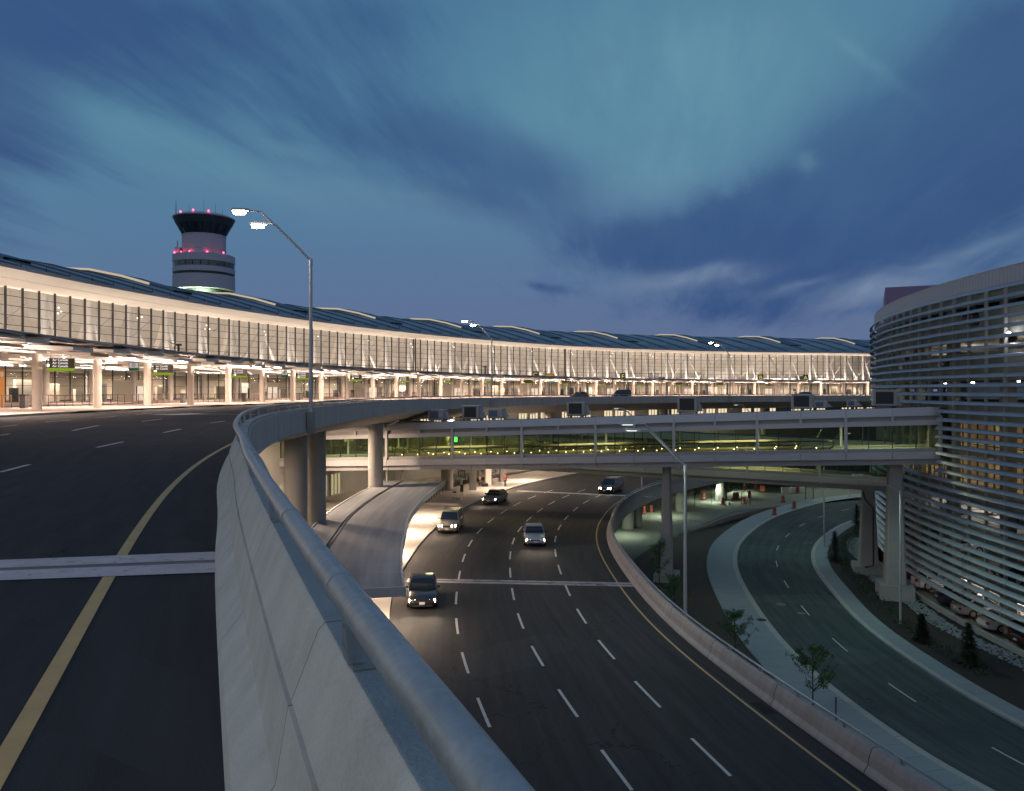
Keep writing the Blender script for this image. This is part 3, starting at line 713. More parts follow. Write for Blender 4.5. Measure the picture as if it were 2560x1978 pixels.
for s in (6, 20, 34, 48, 60):
    p = WA(s, 2.6, 3.3*kA); light('AREA', 'footbridge_lamp', p, 340, (1.0, .98, .70), .5, 9, (0, 0, atan2(-20.5, 62.9)-pi/2), fbA)
M_greenlit = emis('green_exit_light', (.1, 1.0, .15), 3)
b = MB(); barA(b, 20.7, 21.0, 3.9, 4.0, 2.6, 3.1); b.build('exit_sign', M_greenlit, fbA)
# sign board in the lobby beyond the bridge's garage end and portal frame
b = MB(); barA(b, LA-.1, LA+.5, .1, 5.2, .6, 4.7); b.build('portal', M_dark, fbA)
# tapered piers
def pier(x, y, zt, zb, w0, w1, d0, d1, parent, foot=True, rz=0.0, fz=1.3):
    b = MB()
    def ring(w_, d_, z, c=.12): 
        return [(x+px*cos(rz)-py*sin(rz), y+px*sin(rz)+py*cos(rz), z) for px, py in ((-w_/2+c, -d_/2), (w_/2-c, -d_/2), (w_/2, -d_/2+c), (w_/2, d_/2-c), (w_/2-c, d_/2), (-w_/2+c, d_/2), (-w_/2, d_/2-c), (-w_/2, -d_/2+c))]
    b.add(ring(w1, d1, zb)+ring(w0, d0, zt), [tuple(range(8))[::-1], tuple(range(8, 16))]+[(i, (i+1) % 8, 8+(i+1) % 8, 8+i) for i in range(8)])
    o = b.build('pier', M_conc, parent)
    if foot: MB().box((x, y, zb-fz/2+.02), (w1+1.1, d1+.9, fz), rz).build('footing', M_conc, o)
    return o
pier(14.8, 76.5, -6.95, -17.4, .70, 1.1, 1.2, 2.0, fbA, True, -.3, .9)
pier(33.3, 69.6, -6.2, -16.7, 1.0, 1.62, 1.3, 2.2, fbA, True, -.3, 1.6)
pier(-12.2, 86.5, -8.1, ZA+.1, .9, .9, 1.2, 1.2, fbA, False)
fbB, WB, barB, LB, bayB, kB = footbridge('footbridge', 'lower glazed footbridge with warm amber windows passing behind and below the upper one', (-22, 96.8), (37.2, 77.5), -8.2, -9.85, 4.6, None)
fbB.name = 'lower_footbridge'
for s in (8, 22, 36, 50):
    p = WB(s, 2.3, 3.3*kB); light('AREA', 'footbridge_lamp', p, 420, (1.0, .80, .42), .5, 9, (0, 0, -.33-pi/2), fbB)
b = MB(); barB(b, LB-.1, LB+.5, .1, 4.6, .6, 4.7); b.build('portal', M_dark, fbB)
pier(35.3, 79.3, -9.8, -17.2, 1.05, 1.75, 1.3, 2.0, fbB, True, -.3, 1.0)
b = MB(); b.tube([(34.4, 78.3, -9.9), (34.5, 78.2, -10.6), (35.2, 77.95, -11.4), (35.2, 77.9, -17.0), (34.4, 77.9, -17.2)], .08, 8); b.build('drain_pipe', M_dark, fbB, smooth=True)
# roof plant on the upper footbridge
def roof_unit(w_, d_, h, kind):
    root = empty('rooftop_unit', '', 'air handling unit')
    b = MB()
    for x in (-1, 1):
        for y in (-1, 1): b.box((x*w_*.42, y*d_*.42, .12), (.09, .09, .24))
    b.box((0, 0, .26), (w_*1.0, d_*.95, .06)); b.build('base_frame', M_dark, root)
    MB().box((0, 0, .29+h/2), (w_, d_, h)).build('casing', M_alu2, root)
    g_ = MB()
    if kind == 0:
        g_.box((-.02*w_, -d_/2-.012, .29+h*.52), (w_*.74, .03, h*.80))
    else:
        g_.box((-w_*.12, -d_/2-.012, .29+h*.5), (w_*.6, .03, h*.74))
    gr = g_.build('grille', M_dark if kind == 0 else mat('blue_grille', (.10, .15, .24), .5), root)
    MB().box((0, 0, .29+h+.03), (w_*1.05, d_*1.05, .06)).build('lid', M_alu, root)
    b = MB(); b.hexa([(w_/2+.003, -d_*.3, .35), (w_/2+.45, -d_*.3, .35), (w_/2+.45, d_*.3, .35), (w_/2+.003, d_*.3, .35)], [(w_/2+.003, -d_*.3, .29+h*.8), (w_/2+.06, -d_*.3, .29+h*.8), (w_/2+.06, d_*.3, .29+h*.8), (w_/2+.003, d_*.3, .29+h*.8)])
    b.build('intake_hood', M_alu2, root)
    b = MB(); b.tube([(-w_/2-.3, -d_*.35, .12), (-w_/2-.3, -d_*.35, .5), (-w_/2, -d_*.35, .6)], .035, 6); b.build('pipe', M_dark, root)
    return root
def bridge_spot(u, t):
    a = (u-1280)/2000; P0 = (-27, 87.5); P1 = (35.9, 67.0)
    dx, dy = P1[0]-P0[0], P1[1]-P0[1]; L = LA; nx, ny = -dy/L, dx/L
    # P0 + s*d + t*n has x = a*y
    s = (a*(P0[1]+ny*t)-(P0[0]+nx*t))/(dx/L-a*dy/L); return WA(s, t, 4.80)
UN = [(1095, 1, 1.7, 1.2, 1.0, 'pale boxy rooftop unit at the left end of the footbridge roof'),
      (1182, 0, 1.75, 1.3, 1.3, 'rooftop unit with square black grille between two low blue-grilled units'),
      (1242, 1, 1.5, 1.2, .85, 'low rooftop unit with a blue grille right of the black-grilled one'),
      (1443, 0, 1.75, 1.3, 1.25, 'black-grilled rooftop unit alone in the middle of the bridge roof, left of the lamp arms'),
      (1720, 0, 1.8, 1.4, 1.35, 'large black-grilled rooftop unit on the bridge roof just right of the near lamp pole'),
      (2004, 0, 1.75, 1.4, 1.2, 'black-grilled rooftop unit second from the car park end of the bridge roof'),
      (2210, 0, 1.9, 1.5, 1.3, 'black-grilled rooftop unit at the bridge roof end against the car park'),
      (2052, 1, 1.0, .9, .55, 'small low rooftop unit right beside the second unit from the car park'),
      (2130, 1, .8, .8, .55, 'tiny rooftop unit standing before the last large unit at the car park')]
for u, kd, w_, d_, h, lb in UN:
    o = roof_unit(w_, d_, h, kd); p = bridge_spot(u, 1.8); o.location = (p[0], p[1], p[2]-.02); o.rotation_euler = (0, 0, -.315); o['label'] = lb; o['group'] = 'rooftop units on the footbridge'

# ------------------------------------------------------------------ terminal building
term = empty('terminal_building', 'long curved airport terminal with glazed upper hall, white eave and wavy metal roof', 'terminal')
A0, A1 = -.20, 1.42
def tp(R, th, z): x, y = ta(R+toff(th), th); return (x, y, z)
NB = 9.0/282
def arcpath(R, a0=A0, a1=A1, n=180): return [ta(R+toff(a0+(a1-a0)*i/(n-1)), a0+(a1-a0)*i/(n-1)) for i in range(n)][::1]
# heading increases with th: right-hand side of the path points towards TC (the road side)
P272 = arcpath(282)
ZGT = 13.9
b = MB(); b.sweep(P272, [(10.2, 14.30), (10.2, 14.55), (8.6, 14.9), (0, 17.3), (-9, 19.7), (-19, 21.5), (-30, 22.1), (-45, 21.0), (-45, 20.5), (-30, 21.5), (-1, 15.2), (-1, 14.0)], caps=True); b.build('roof', M_roof, term, smooth=False)
b = MB(); b.sweep(P272, [(10.4, 14.25), (10.4, 14.62), (10.2, 14.62), (10.2, 14.25)]); b.build('gutter', mat('gutter_grey', (.16, .19, .22), .5), term)
b = MB(); b.sweep(P272, [(10.3, 14.22), (5.2, 14.02), (5.2, 13.98), (5.05, 13.98), (5.05, 14.02), (0, 13.86), (-.6, 13.86), (-.6, 13.99)], closed=False); b.build('eave_soffit', M_cream, term)
# ribs: raised seams over the roof every 4.5 m of arc, skylights every 36 m
th = A0; k = 0
def rib(th, hw, hh, prof):
    ribs = MB()
    for (q0, z0), (q1, z1) in zip(prof, prof[1:]):
        w0 = hw/282
        a, b_, c, d = tp(282-q0, th-w0, z0), tp(282-q0, th+w0, z0), tp(282-q1, th+w0, z1), tp(282-q1, th-w0, z1)
        up = lambda p: (p[0], p[1], p[2]+hh)
        ribs.hexa([a, b_, c, d], [up(a), up(b_), up(c), up(d)])
    ribs.build('roof_rib', mat('rib_metal', (.12, .15, .18), .5, metal=.3), term)
RP = [(8.6, 14.85), (0, 17.25), (-9, 19.65), (-19, 21.45), (-30, 22.05)]
while th < A1:
    rib(th, .10, .30, RP); th += NB
# saddle-shaped bays: a low barrel between ribs gives the wavy skyline
b = MB(); th = A0; 
while th < A1-NB:
    n = 5
    R_ = [(8.0, 15.0, .0), (-2, 17.85, .15), (-12, 20.2, .3), (-22, 21.75, .4), (-32, 22.05, .4)]
    o = len(b.v)
    for (q, z, h) in R_:
        for i in range(n+1): b.v.append(tp(282-q, th+NB*i/n, z+h*sin(pi*i/n)**.7*(.6+.4*(i/n))-.02))
    for r in range(len(R_)-1):
        for i in range(n): b.f.append((o+r*(n+1)+i, o+r*(n+1)+i+1, o+(r+1)*(n+1)+i+1, o+(r+1)*(n+1)+i))
    th += NB
b.build('roof_shell', mat('roof_shell_metal', (.32, .35, .39), .5, metal=.2, var=.12, scale=.3, fine=6), term, smooth=True)
M_skyl = emis('skylight_glow', (1.0, .84, .62), .55)
i = 0
th = .028
while th < A1:
    w0 = 2.6/282; S = [(0, 17.6, .1), (-5, 18.8, .35), (-11, 20.1, .7), (-18, 21.3, .95), (-26, 21.9, .95), (-33, 22.0, .6), (-40, 21.4, .2)]
    b = MB(); o = 0
    for (q, z, h) in S: b.v += [tp(282-q, th-w0, z-.5), tp(282-q, th-w0*.9, z+h), tp(282-q, th+w0*.9, z+h), tp(282-q, th+w0, z-.5)]
    for r in range(len(S)-1):
        for j in range(3): b.f.append((4*r+j, 4*r+j+1, 4*r+5+j, 4*r+4+j))
    so = b.build('skylight', mat('skylight_roof', (.10, .13, .16), .45, metal=.3), term)
    g2 = MB()
    for r in range(1, len(S)-2):
        (q, z, h), (q2, z2, h2) = S[r], S[r+1]
        g2.add([tp(282-q, th-w0*1.03, z+h-.38), tp(282-q2, th-w0*1.03, z2+h2-.38), tp(282-q2, th-w0*.93, z2+h2+.02), tp(282-q, th-w0*.93, z+h+.02)], [(0, 1, 2, 3)])
    g2.build('pane', M_skyl, so)
    th += NB*4
# glazing: one window per 9 m bay, its frame a sub-part
th = .02
while th < A1-.03:
    o = MB(); n = 3
    for lv, (z0, z1) in enumerate(((3.5, ZGT), (ZU+.12, 3.3))):
        base_ = len(o.v)
        for i in range(n+1): o.v += [tp(282, th+NB*i/n, z0), tp(282, th+NB*i/n, z1)]
        for i in range(n): o.f.append((base_+2*i, base_+2*i+2, base_+2*i+3, base_+2*i+1))
    wo = o.build('window', M_glassT, term)
    f = MB()
    for i in range(n):
        a = th+NB*i/n; p = tp(281.86, a, 0); f.box((p[0], p[1], (3.5+ZGT)/2), (.34, .085, ZGT-3.5), -a); 
        f.box((p[0], p[1], (3.3+ZU)/2), (.2, .07, 3.3-ZU), -a)
    f.build('mullion', M_mull, wo)
    f = MB()
    for z, t_ in [(3.6+j*1.29, .075) for j in range(9)]+[(6.2, .12)]+[(ZU+1.0, .05), (ZU+2.4, .05), (ZU+3.6, .05)]:
        for i in range(n):
            a, c = tp(281.9, th+NB*i/n, z), tp(281.9, th+NB*(i+1)/n, z); m_ = ((a[0]+c[0])/2, (a[1]+c[1])/2, z)
            f.box(m_, (math.hypot(c[0]-a[0], c[1]-a[1]), .06, t_), atan2(c[1]-a[1], c[0]-a[0]))
    f.build('transom', M_mull, wo)
    th += NB
# hall interior: columns, raking struts, floor, curved back wall and ceiling ribs
b = MB(); b.sweep(P272, [(-.8, 3.3), (-32, 3.3), (-32, 3.0), (-.8, 3.0)]); b.build('mezzanine_floor', M_cream, term)
M_back = mat('hall_wall', (.68, .65, .61), .8, var=.34, scale=.06, fine=.5, joint=(3.0, .12), jdark=.18)
b = MB(); b.sweep(P272, [(-32, ZU+.2), (-32, 3.0)], closed=False); b.sweep(P272, [(-26, 3.3), (-26, 8.0), (-30, 13), (-30.5, 19)], closed=False); b.build('hall_wall', M_back, term)
b = MB(); b.sweep(P272, [(-.7, 14.0), (-6, 14.6), (-14, 16.4), (-22, 18.2), (-30.4, 19.0)], closed=False); b.build('hall_ceiling', M_back, term)
th = .0; k = 0
while th < A1-.02:
    x, y, _ = tp(286.5, th, 0); column('column', x, y, ZU, 14.2, .50, term, M_strut, 14)
    x2, y2, _ = tp(275, th+NB*.5, 0); column('column', x2, y2, ZU+.15, 3.2, .38, term, M_white, 12)
    p0 = Vector(tp(287.5, th+NB*.55 if k % 4 else th+NB*.8, 3.4)); p1 = Vector(tp(287, th+NB*.08, 13.6)); MB().cyl(p0, p1, .36, .28, 8).build('strut', M_strut, term, smooth=True)
    if k % 4 == 0:
        p0 = Vector(tp(287.5, th-NB*.75, 3.4)); MB().cyl(p0, p1, .28, .22, 8).build('strut', M_strut, term, smooth=True)
    c0 = Vector(tp(289, th-NB*1.1, 5.5)); c1 = Vector(tp(298, th+NB*.3, 11.5)); c2 = Vector(tp(308, th+NB*1.4, 15.6))
    pts = [c0*(1-t)**2+c1*2*t*(1-t)+c2*t*t for t in [j/6 for j in range(7)]]
    if k % 2 == 0: MB().tube(pts, .40, 6).build('roof_beam', M_white, term, smooth=True)
    pts = [Vector(tp(284.5, th-NB*.9, 4.6)), Vector(tp(292, th+NB*1.3, 13.4))]
    MB().cyl(pts[0], pts[1], .07, n=5).build('tie_rod', M_alu2, term)
    th += NB; k += 1
for i in range(14):
    th = .0+i*.1; p = tp(284.3, th, 3.7); light('AREA', 'hall_lamp', p, 3700, (1, .81, .71), 24, 2.2, (radians(180), radians(0), -th+pi/2), term); p = tp(302, th, 4.0); light('AREA', 'hall_back_lamp', p, 2900, (1, .84, .72), 24, 2.2, (radians(180), radians(0), -th+pi/2), term)
    p = tp(290, th, 2.7); light('AREA', 'lower_hall_lamp', p, 3400, (1, .78, .60), 18, 3, (0, 0, -th+pi/2), term)
# lit desks, doors and clutter behind the lower glass
random.seed(3); th = .01
M_door = emis('doorway_light', (1.0, .80, .62), .9)
while th < A1-.03:
    r = random.random(); wdt = random.uniform(1.2, 3.2)
    x, y, _ = tp(288+random.uniform(0, 6), th, 0); hz = random.uniform(1.2, 3.4)
    MB().box((x, y, ZU+hz/2+.02), (.5, wdt, hz), -th).build('partition', random.choice([M_alu2, M_cream, M_dark, M_back]), term)
    th += random.uniform(.007, .016)
b = MB(); b.sweep(P272, [(-14.5, ZU+.2), (-14.5, 3.0)], closed=False); b.build('concourse_wall', mat('concourse_wall_paint', (.62, .55, .48), .7, var=.35, scale=.12, fine=.5), term)
b = MB(); b.sweep(P272, [(-21, 3.3), (-21, 5.3), (-21.3, 5.3), (-21.3, 3.3)]); b.build('balustrade', M_alu2, term)
R = random.Random(11)
M_pend = emis('pendant_light', (1, .86, .68), 6)
for q in range(44):
    a = .03+q*.030; hz = R.uniform(.9, 3.6); x, y, _ = tp(R.uniform(291, 301), a, 0)
    MB().box((x, y, 3.3+hz/2), (1.2, R.uniform(1.5, 5), hz), -a).build('kiosk', R.choice([M_cream, M_dark, M_alu2, M_strut, M_mull]), term)
for q in range(64):
    a = .02+q*.021; p = tp(288+6*(q % 3), a, 13.0+.6*(q % 3)-(.8 if q % 2 else 0)); MB().ico(p, .13).build('pendant_lamp', M_pend, term)
# vestibules
for th in [.10+.128*j for j in range(9)]:
    x, y, _ = tp(279.4, th, 0); v = MB().box((x, y, ZU+1.75), (3.4, 5, 3.2), -th).build('vestibule', M_cream, term)
    x, y, _ = tp(277.6, th, 0); MB().box((x, y, ZU+1.3), (.1, 3.4, 2.2), -th).build('door', M_door, v)
    f = MB()
    for q in (-1.7, 0, 1.7):
        xx, yy, _ = tp(277.5, th+q/278, 0); f.box((xx, yy, ZU+1.3), (.16, .12, 2.3), -th)
    f.build('door_frame', M_mull, v)
# kerbside canopy with stepped white panels, on round columns
canopy = empty('kerbside_canopy', 'long white stepped canopy on round columns over the departures kerb', 'canopy')
NC = 9.0/250
PC = arcpath(250)
b = MB(); b.sweep(PC, [(7.6, 3.62), (-27, 3.62), (-27, 3.45), (7.6, 3.45)]); b.build('roof', mat('canopy_top', (.28, .26, .26), .8), canopy)
b = MB(); e = MB(); th = -.1; i = 0
rows = [(8.0, 5.0), (4.8, 1.6), (1.4, -2.2), (-2.6, -7), (-7.6, -12), (-12.6, -18)]
while th < A1:
    for r, (q0, q1) in enumerate(rows):
        zz = 3.30-(.34 if (i+r) % 2 else .0)-.10*((i*7+r*3) % 3)
        d = NC/3
        c4_ = [tp(250-q0, th, zz), tp(250-q0, th+d*.97, zz), tp(250-q1, th+d*.97, zz+.16), tp(250-q1, th, zz+.16)]
        b.hexa([c4_[3], c4_[2], c4_[1], c4_[0]], [(p[0], p[1], p[2]+.22) for p in (c4_[3], c4_[2], c4_[1], c4_[0])])
    p0, p1 = tp(250-8.35, th, 3.33), tp(250-8.35, th+NC/3*.8, 3.33)
    zz = 3.34+.10*(i % 2)
    q0, q1 = tp(250-7.6, th, zz), tp(250-7.6, th+NC/3*.8, zz)
    e.hexa([(p0[0], p0[1], zz+.02), (p1[0], p1[1], zz-.02), (q1[0], q1[1], zz+.03), (q0[0], q0[1], zz+.07)], [(p0[0], p0[1], zz+.10), (p1[0], p1[1], zz+.03), (q1[0], q1[1], zz+.12), (q0[0], q0[1], zz+.17)])
    th += NC/3; i += 1
b.build('soffit_panels', M_white, canopy); e.build('edge_blades', mat('blade_metal', (.40, .36, .34), .5, metal=.2), canopy)
CT = []
th = -2*NC; k = -2
while th < A1:
    CT.append(th)
    x, y = ta(250+toff(th), th); o = column('column', x, y, ZU+.15, 3.2, .37, canopy, mat('column_paint', (.62, .56, .50), .7, var=.1), 20)
    c = MB(); c.cyl((x+.75*cos(-th), y, 1.9), (x+.75*cos(-th), y, 2.1), .2, n=8); c.build('lamp_bracket', M_alu2, o)
    if k < 26:
        x2, y2 = ta(248.9+toff(th), th); light('AREA', 'column_uplight', (ta(248.6+toff(th), th)[0], ta(248.6+toff(th), th)[1], 1.9), 70, CREAM, .25, None, (radians(180), radians(-12), -th), canopy)
    th += NC; k += 1
for i in range(14):  # strip lamps and uplamps added to light soffit and kerb
    th = -.05+i*.095
    for R_, pw in ((246.5, 1500), (254, 1500), (266, 2000)):
        p = tp(R_, th, 2.75); fx = MB(); fx.box((p[0], p[1], 2.84), (.36, 12.2, .14), -th); fx.build('added_strip_luminaire', M_white, canopy)
        light('AREA', 'added_canopy_lamp', (p[0], p[1], 2.76), pw, (1, .74, .58), .3, 12, (0, 0, -th), canopy)
        light('AREA', 'added_canopy_uplamp', (p[0], p[1], 2.2), pw*(1.9 if R_ < 250 else 1.1), (1, .78, .66), .3, 12, (radians(180), 0, -th), canopy)
for i in range(14):
    th = .02+i*.1; p = tp(264, th, 3.72); MB().box((p[0], p[1], 3.68), (.5, 9, .10), -th).build('eave_floodlight', M_dark, canopy)
    light('AREA', 'eave_light', (p[0], p[1], 3.76), 800, (1, .79, .70), .4, 9, (radians(180), 0, -th), canopy)
# kerb islands
b = MB(); b.sweep(arcpath(250), [(5.2, ZU+.15), (-9, ZU+.15), (-9, ZU-.02), (5.2, ZU-.02)]); tag(b.build('departures_sidewalk', mat('kerb_walk', (.40, .34, .31), .9, var=.12)), kind='structure')
b = MB(); b.sweep(arcpath(274), [(6, ZU+.15), (-7.6, ZU+.15), (-7.6, ZU-.02), (6, ZU-.02)]); tag(b.build('inner_sidewalk', mat('kerb_walk', (.40, .34, .31))), kind='structure')
# dark drop-kerb strips along the kerb
b = MB(); th = -.02
while th < 1.0:
    p = [tp(250-5.25, th+q, 0) for q in (0, .006, .012, .018)]; hh = [.0, .13, .13, .0]
    o = len(b.v)
    for (x, y, _), h in zip(p, hh): b.v += [(x+.02, y, ZU+.005), (x+.02, y, ZU+.02+h), (x-.35, y, ZU+.155)]
    for i in range(3): b.f += [(o+3*i, o+3*i+3, o+3*i+4, o+3*i+1), (o+3*i+1, o+3*i+4, o+3*i+5, o+3*i+2)]
    th += .0335
tag(b.build('drop_kerb', M_rub), kind='structure')
# crowd-control railings, one fence per bay
M_rail = mat('railing_brown', (.16, .11, .09), .5, metal=.3)
grp = 'railings between the canopy columns'
def railing(th0, th1, R, label):
    r = empty('railing', label, 'railing', grp); n = 6
    b = MB()
    for i in range(n+1):
        x, y, _ = tp(R, th0+(th1-th0)*i/n, 0); MB().box((x, y, ZU+.15+.55), (.07, .05, 1.1), -th0).build('post', M_rail, r)
    b = MB()
    for z, t_ in ((1.12, .07), (.95, .03), (.8, .03), (.64, .03), (.48, .03), (.32, .03), (.18, .03)):
        for i in range(n):
            a, c = tp(R, th0+(th1-th0)*i/n, 0), tp(R, th0+(th1-th0)*(i+1)/n, 0)
            b.box(((a[0]+c[0])/2, (a[1]+c[1])/2, ZU+.15+z), (math.hypot(c[0]-a[0], c[1]-a[1]), .035 if t_ < .05 else .09, t_), atan2(c[1]-a[1], c[0]-a[0]))
    b.build('bars', M_rail, r); return r
ORD = ['first', 'second', 'third', 'fourth', 'fifth', 'sixth', 'seventh', 'eighth', 'ninth', 'tenth', 'eleventh', 'twelfth', 'thirteenth', 'fourteenth', 'fifteenth', 'sixteenth', 'seventeenth', 'eighteenth', 'nineteenth', 'twentieth']
for i in range(27):
    if i in (13, 19): continue
    lb = 'brown steel crowd railing, %s bay from the left under the canopy' % ORD[i] if i < 12 else 'small far brown railing under the canopy towards the car park'
    railing(i*NC+.003, (i+1)*NC-.003, 257.5, lb)
# overhead signs
M_signb = mat('sign_brown', (.035, .025, .02), .45, var=.05); M_lime = emis('sign_lime', (.36, .52, .04), .62); M_sw = emis('sign_white', (1, .95, .9), 1.2)
M_hole = mat('hanger', (.4, .36, .33), .5)
def hang_sign(th, label, words, k):
    x, y, _ = tp(250, th, 0); r = empty('overhead_sign', label, 'sign', 'overhead airline signs under the canopy', (x, y, 0), -th+radians(90)-radians(82))
    MB().box((0, 0, 2.32), (2.25, .22, .82)).build('board', M_signb, r)
    MB().box((0, -.0, 1.78), (2.1, .20, .26)).build('lime_strip', M_lime, r)
    b = MB()
    for q in (-.8, .8): b.cyl((q, 0, 2.7), (q, 0, 3.25), .03, n=6)
    b.build('hanger', M_hole, r)
    for j, wd in enumerate(words):
        text('lettering', wd, .27, M_sw, r, (-.62, -.115, 2.50-.26*j), (radians(90), 0, 0), .004)
        MB().cyl((-.95, -.112, 2.58-.26*j), (-.95, -.125, 2.58-.26*j), .08, n=10).build('gate_dot', (M_sw, emis('dot_green', (.4, .6, .15), .8), emis('dot_red', (.8, .15, .2), .8))[j % 3], r)
SG = [(0, 2.6), (2, 2.2), (4, 1.9), (6, 2.0), (8, 2.0), (10, 2.0), (12, 2.2), (14, 2.2), (16, 2.2), (18, 2.4), (20, 2.4), (22, 2.4), (24, 2.4), (26, 2.4), (28, 2.4), (30, 2.4)]
for j, (k, d) in enumerate(SG):
    lb = ('brown hanging airline sign with lime strip, %s from the left end of the canopy' % ORD[j]) if j else 'largest brown airline sign with three white text rows and lime strip, at the leftmost column'
    if j == 1: lb = 'brown airline sign over a lime strip between the third and fourth columns from the left'
    hang_sign(k*NC+(d+.75)/250, lb, ['Air Canada']*(3 if j in (0, 3, 5) else 2) if j < 8 else [], k)
M_gsign = emis('sign_green', (.03, .18, .06), .5); M_psign = emis('sign_face', (.75, .68, .66), .6)
for j, k in enumerate((1, 5, 9, 13, 17)):
    th = k*NC+4.6/250; x, y, _ = tp(249, th, 0)
    r = empty('no_parking_sign', 'small hanging no parking sign with black frame, %s along the canopy' % ('nearest', 'second', 'third', 'fourth', 'fifth')[j], 'sign', 'no parking signs hung from the canopy', (x, y, 0), -th+radians(8))
    MB().box((0, 0, 2.35), (.95, .16, .78)).build('case', M_dark, r)
    MB().box((0, -.085, 2.45), (.82, .02, .46)).build('face', M_psign, r)
    MB().box((0, -.085, 2.08), (.82, .02, .2)).build('lower_face', M_gsign, r)
    ring = MB()
    for q in range(20):
        a, c = 2*pi*q/20, 2*pi*(q+1)/20; ring.box((.15*cos((a+c)/2), -.102, 2.49+.15*sin((a+c)/2)), (.05, .008, .05))
    for q in range(9): ring.box((-.10+.025*q, -.102, 2.59-.025*q), (.035, .008, .035))
    ring.build('ring_symbol', M_dark, r); text('lettering', 'P', .22, M_dark, r, (-.06, -.104, 2.41), (radians(90), 0, 0), .003)
    MB().cyl((0, 0, 2.7), (0, 0, 3.25), .04, n=6).build('hanger', M_hole, r)
M_yl = emis('letter_yellow', (.75, .68, .18), .9)
for (u, ch, lb) in ((1337, 'C', 'black gate board with yellow letter C inside the glass hall'), (1557, 'E', 'black gate board with yellow letter E inside the glass hall'), (1903, 'B', 'black gate board with yellow letter B inside the glass hall'), (2014, 'A', 'black gate board with yellow letter A near the car park end of the hall')):
    a_ = (u-1280)/2000; best = min(((abs(tp(281.2, q*.002, 0)[0]/tp(281.2, q*.002, 0)[1]-a_), q*.002) for q in range(200, 700)))[1]
    x, y, _ = tp(281.2, best, 0); r = empty('gate_board', lb, 'sign', 'yellow letter boards in the hall', (x, y, 5.0), -atan2(x, y))
    MB().box((0, 0, 0), (2.0, .15, 2.4)).build('board', M_dark, r); text('lettering', ch, 2.2, M_yl, r, (0, -.1, -.75), (radians(90), 0, 0), .01, 'CENTER')
x, y, _ = tp(246, .605, 0); r = empty('kerb_banner', 'small red framed lime banner box over the kerb near the dark mast', 'sign', None, (x, y, 3.9), -.7)
MB().box((0, 0, 0), (2.6, .3, 1.1)).build('frame', emis('banner_red', (.55, .08, .07), .7), r); MB().box((0, -.17, -.05), (2.1, .04, .5)).build('panel', M_lime, r); MB().cyl((0, 0, -.5), (0, 0, -.7), .1, n=6).build('stem', M_dark, r)
# roof-edge spikes (lightning rods and walkway anchors along the eave)
b = MB(); th = 0
while th < A1:
    p = tp(275, th, 15.3); b.cyl(p, (p[0], p[1], p[2]+.75), .09, .02, 4); th += NB/2.0
b.build('roof_anchor', M_dark, term)
# service masts in front of the glass
def mast(th, z0, z1, arm, label, R=279.5):
    x, y, _ = tp(R, th, 0); r = empty('service_mast', label, 'mast', 'dark masts before the glass front')
    MB().cyl((x, y, z0), (x, y, z1), .24, .18, 8).build('pole', M_dark, r)
    if arm: p = Vector((x, y, z1-.3)); q = Vector(tp(R-1, th-arm/280, z1+.25)); MB().cyl(p, q, .12, .05, 6).build('arm', M_dark, r); MB().box((x, y, z1-.1), (.9, .5, .35), -th).build('head', M_dark, r)
    return r
mast(.268, 3.6, 8.0, 4, 'short dark mast with a pointing arm before the glass at the left')
mast(.555, 3.4, 13.8, 0, 'full-height black post dividing the glass front left of the middle')
mast(.665, 3.4, 7.2, 5, 'short dark mast with long arm near the red and lime sign')
mast(.80, 3.4, 13.8, 0, 'full-height black post dividing the glass front right of the middle')

# ------------------------------------------------------------------ control tower
tw = empty('control_tower', 'round control tower with flared dark cab and red beacon lights behind the terminal roof', 'control tower', loc=(-88.5, 230, -.9))
M_tow = mat('tower_cladding', (.42, .42, .50), .6, var=.06, scale=.15, fine=3)
b = MB(); b.lathe((0, 0, 0), [(4.85, -18), (4.85, 29.8)], 40); b.build('shaft', mat('tower_shaft', (.36, .40, .38), .7, var=.05), tw, smooth=True)
def lathe_part(nm, prof, m, n=48, par=tw): return MB().lathe((0, 0, 0), prof, n).build(nm, m, par, smooth=True)
lathe_part('pod_soffit', [(4.86, 29.95), (8.35, 29.7)], mat('pod_soffit_paint', (.62, .70, .56), .6))
lathe_part('pod', [(8.35, 29.7), (8.45, 29.75), (8.45, 33.6), (8.2, 33.7), (8.2, 34.3), (8.45, 34.4), (8.45, 35.8), (8.35, 35.85)], M_tow)
lathe_part('pod_upper', [(8.35, 37.35), (8.45, 37.4), (8.45, 39.4), (8.3, 39.5), (5.95, 39.45)], M_tow)
lathe_part('pod_ring_groove', [(8.22, 33.68), (8.22, 34.32)], M_dark)
for i in range(24):
    a0, a1 = 2*pi*i/24+.012, 2*pi*(i+1)/24-.012
    m_ = random.choice([M_win, M_win, mat('tower_window_b', (.07, .11, .13), .15), mat('tower_window_c', (.10, .13, .12), .2)])
    MB().lathe((0, 0, 0), [(8.36, 35.85), (8.36, 37.35)], 3, a0, a1).build('window', m_, tw)
lathe_part('neck', [(5.95, 39.45), (5.95, 41.0), (6.05, 41.02), (6.05, 41.25), (5.95, 41.27), (5.95, 45.0), (6.05, 45.05), (6.05, 45.3), (5.6, 45.32)], M_tow)
M_cab = mat('cab_glass', (.012, .022, .035), .12, var=.05, spec=.9)
for i in range(20):
    a0, a1 = 2*pi*i/20+.01, 2*pi*(i+1)/20-.01
    MB().lathe((0, 0, 0), [(5.95, 45.35), (7.45, 48.1)], 2, a0, a1).build('cab_window', M_cab, tw)
lathe_part('cab_band', [(7.45, 48.1), (7.55, 48.25), (8.35, 50.0)], mat('cab_band_dark', (.035, .05, .065), .4))
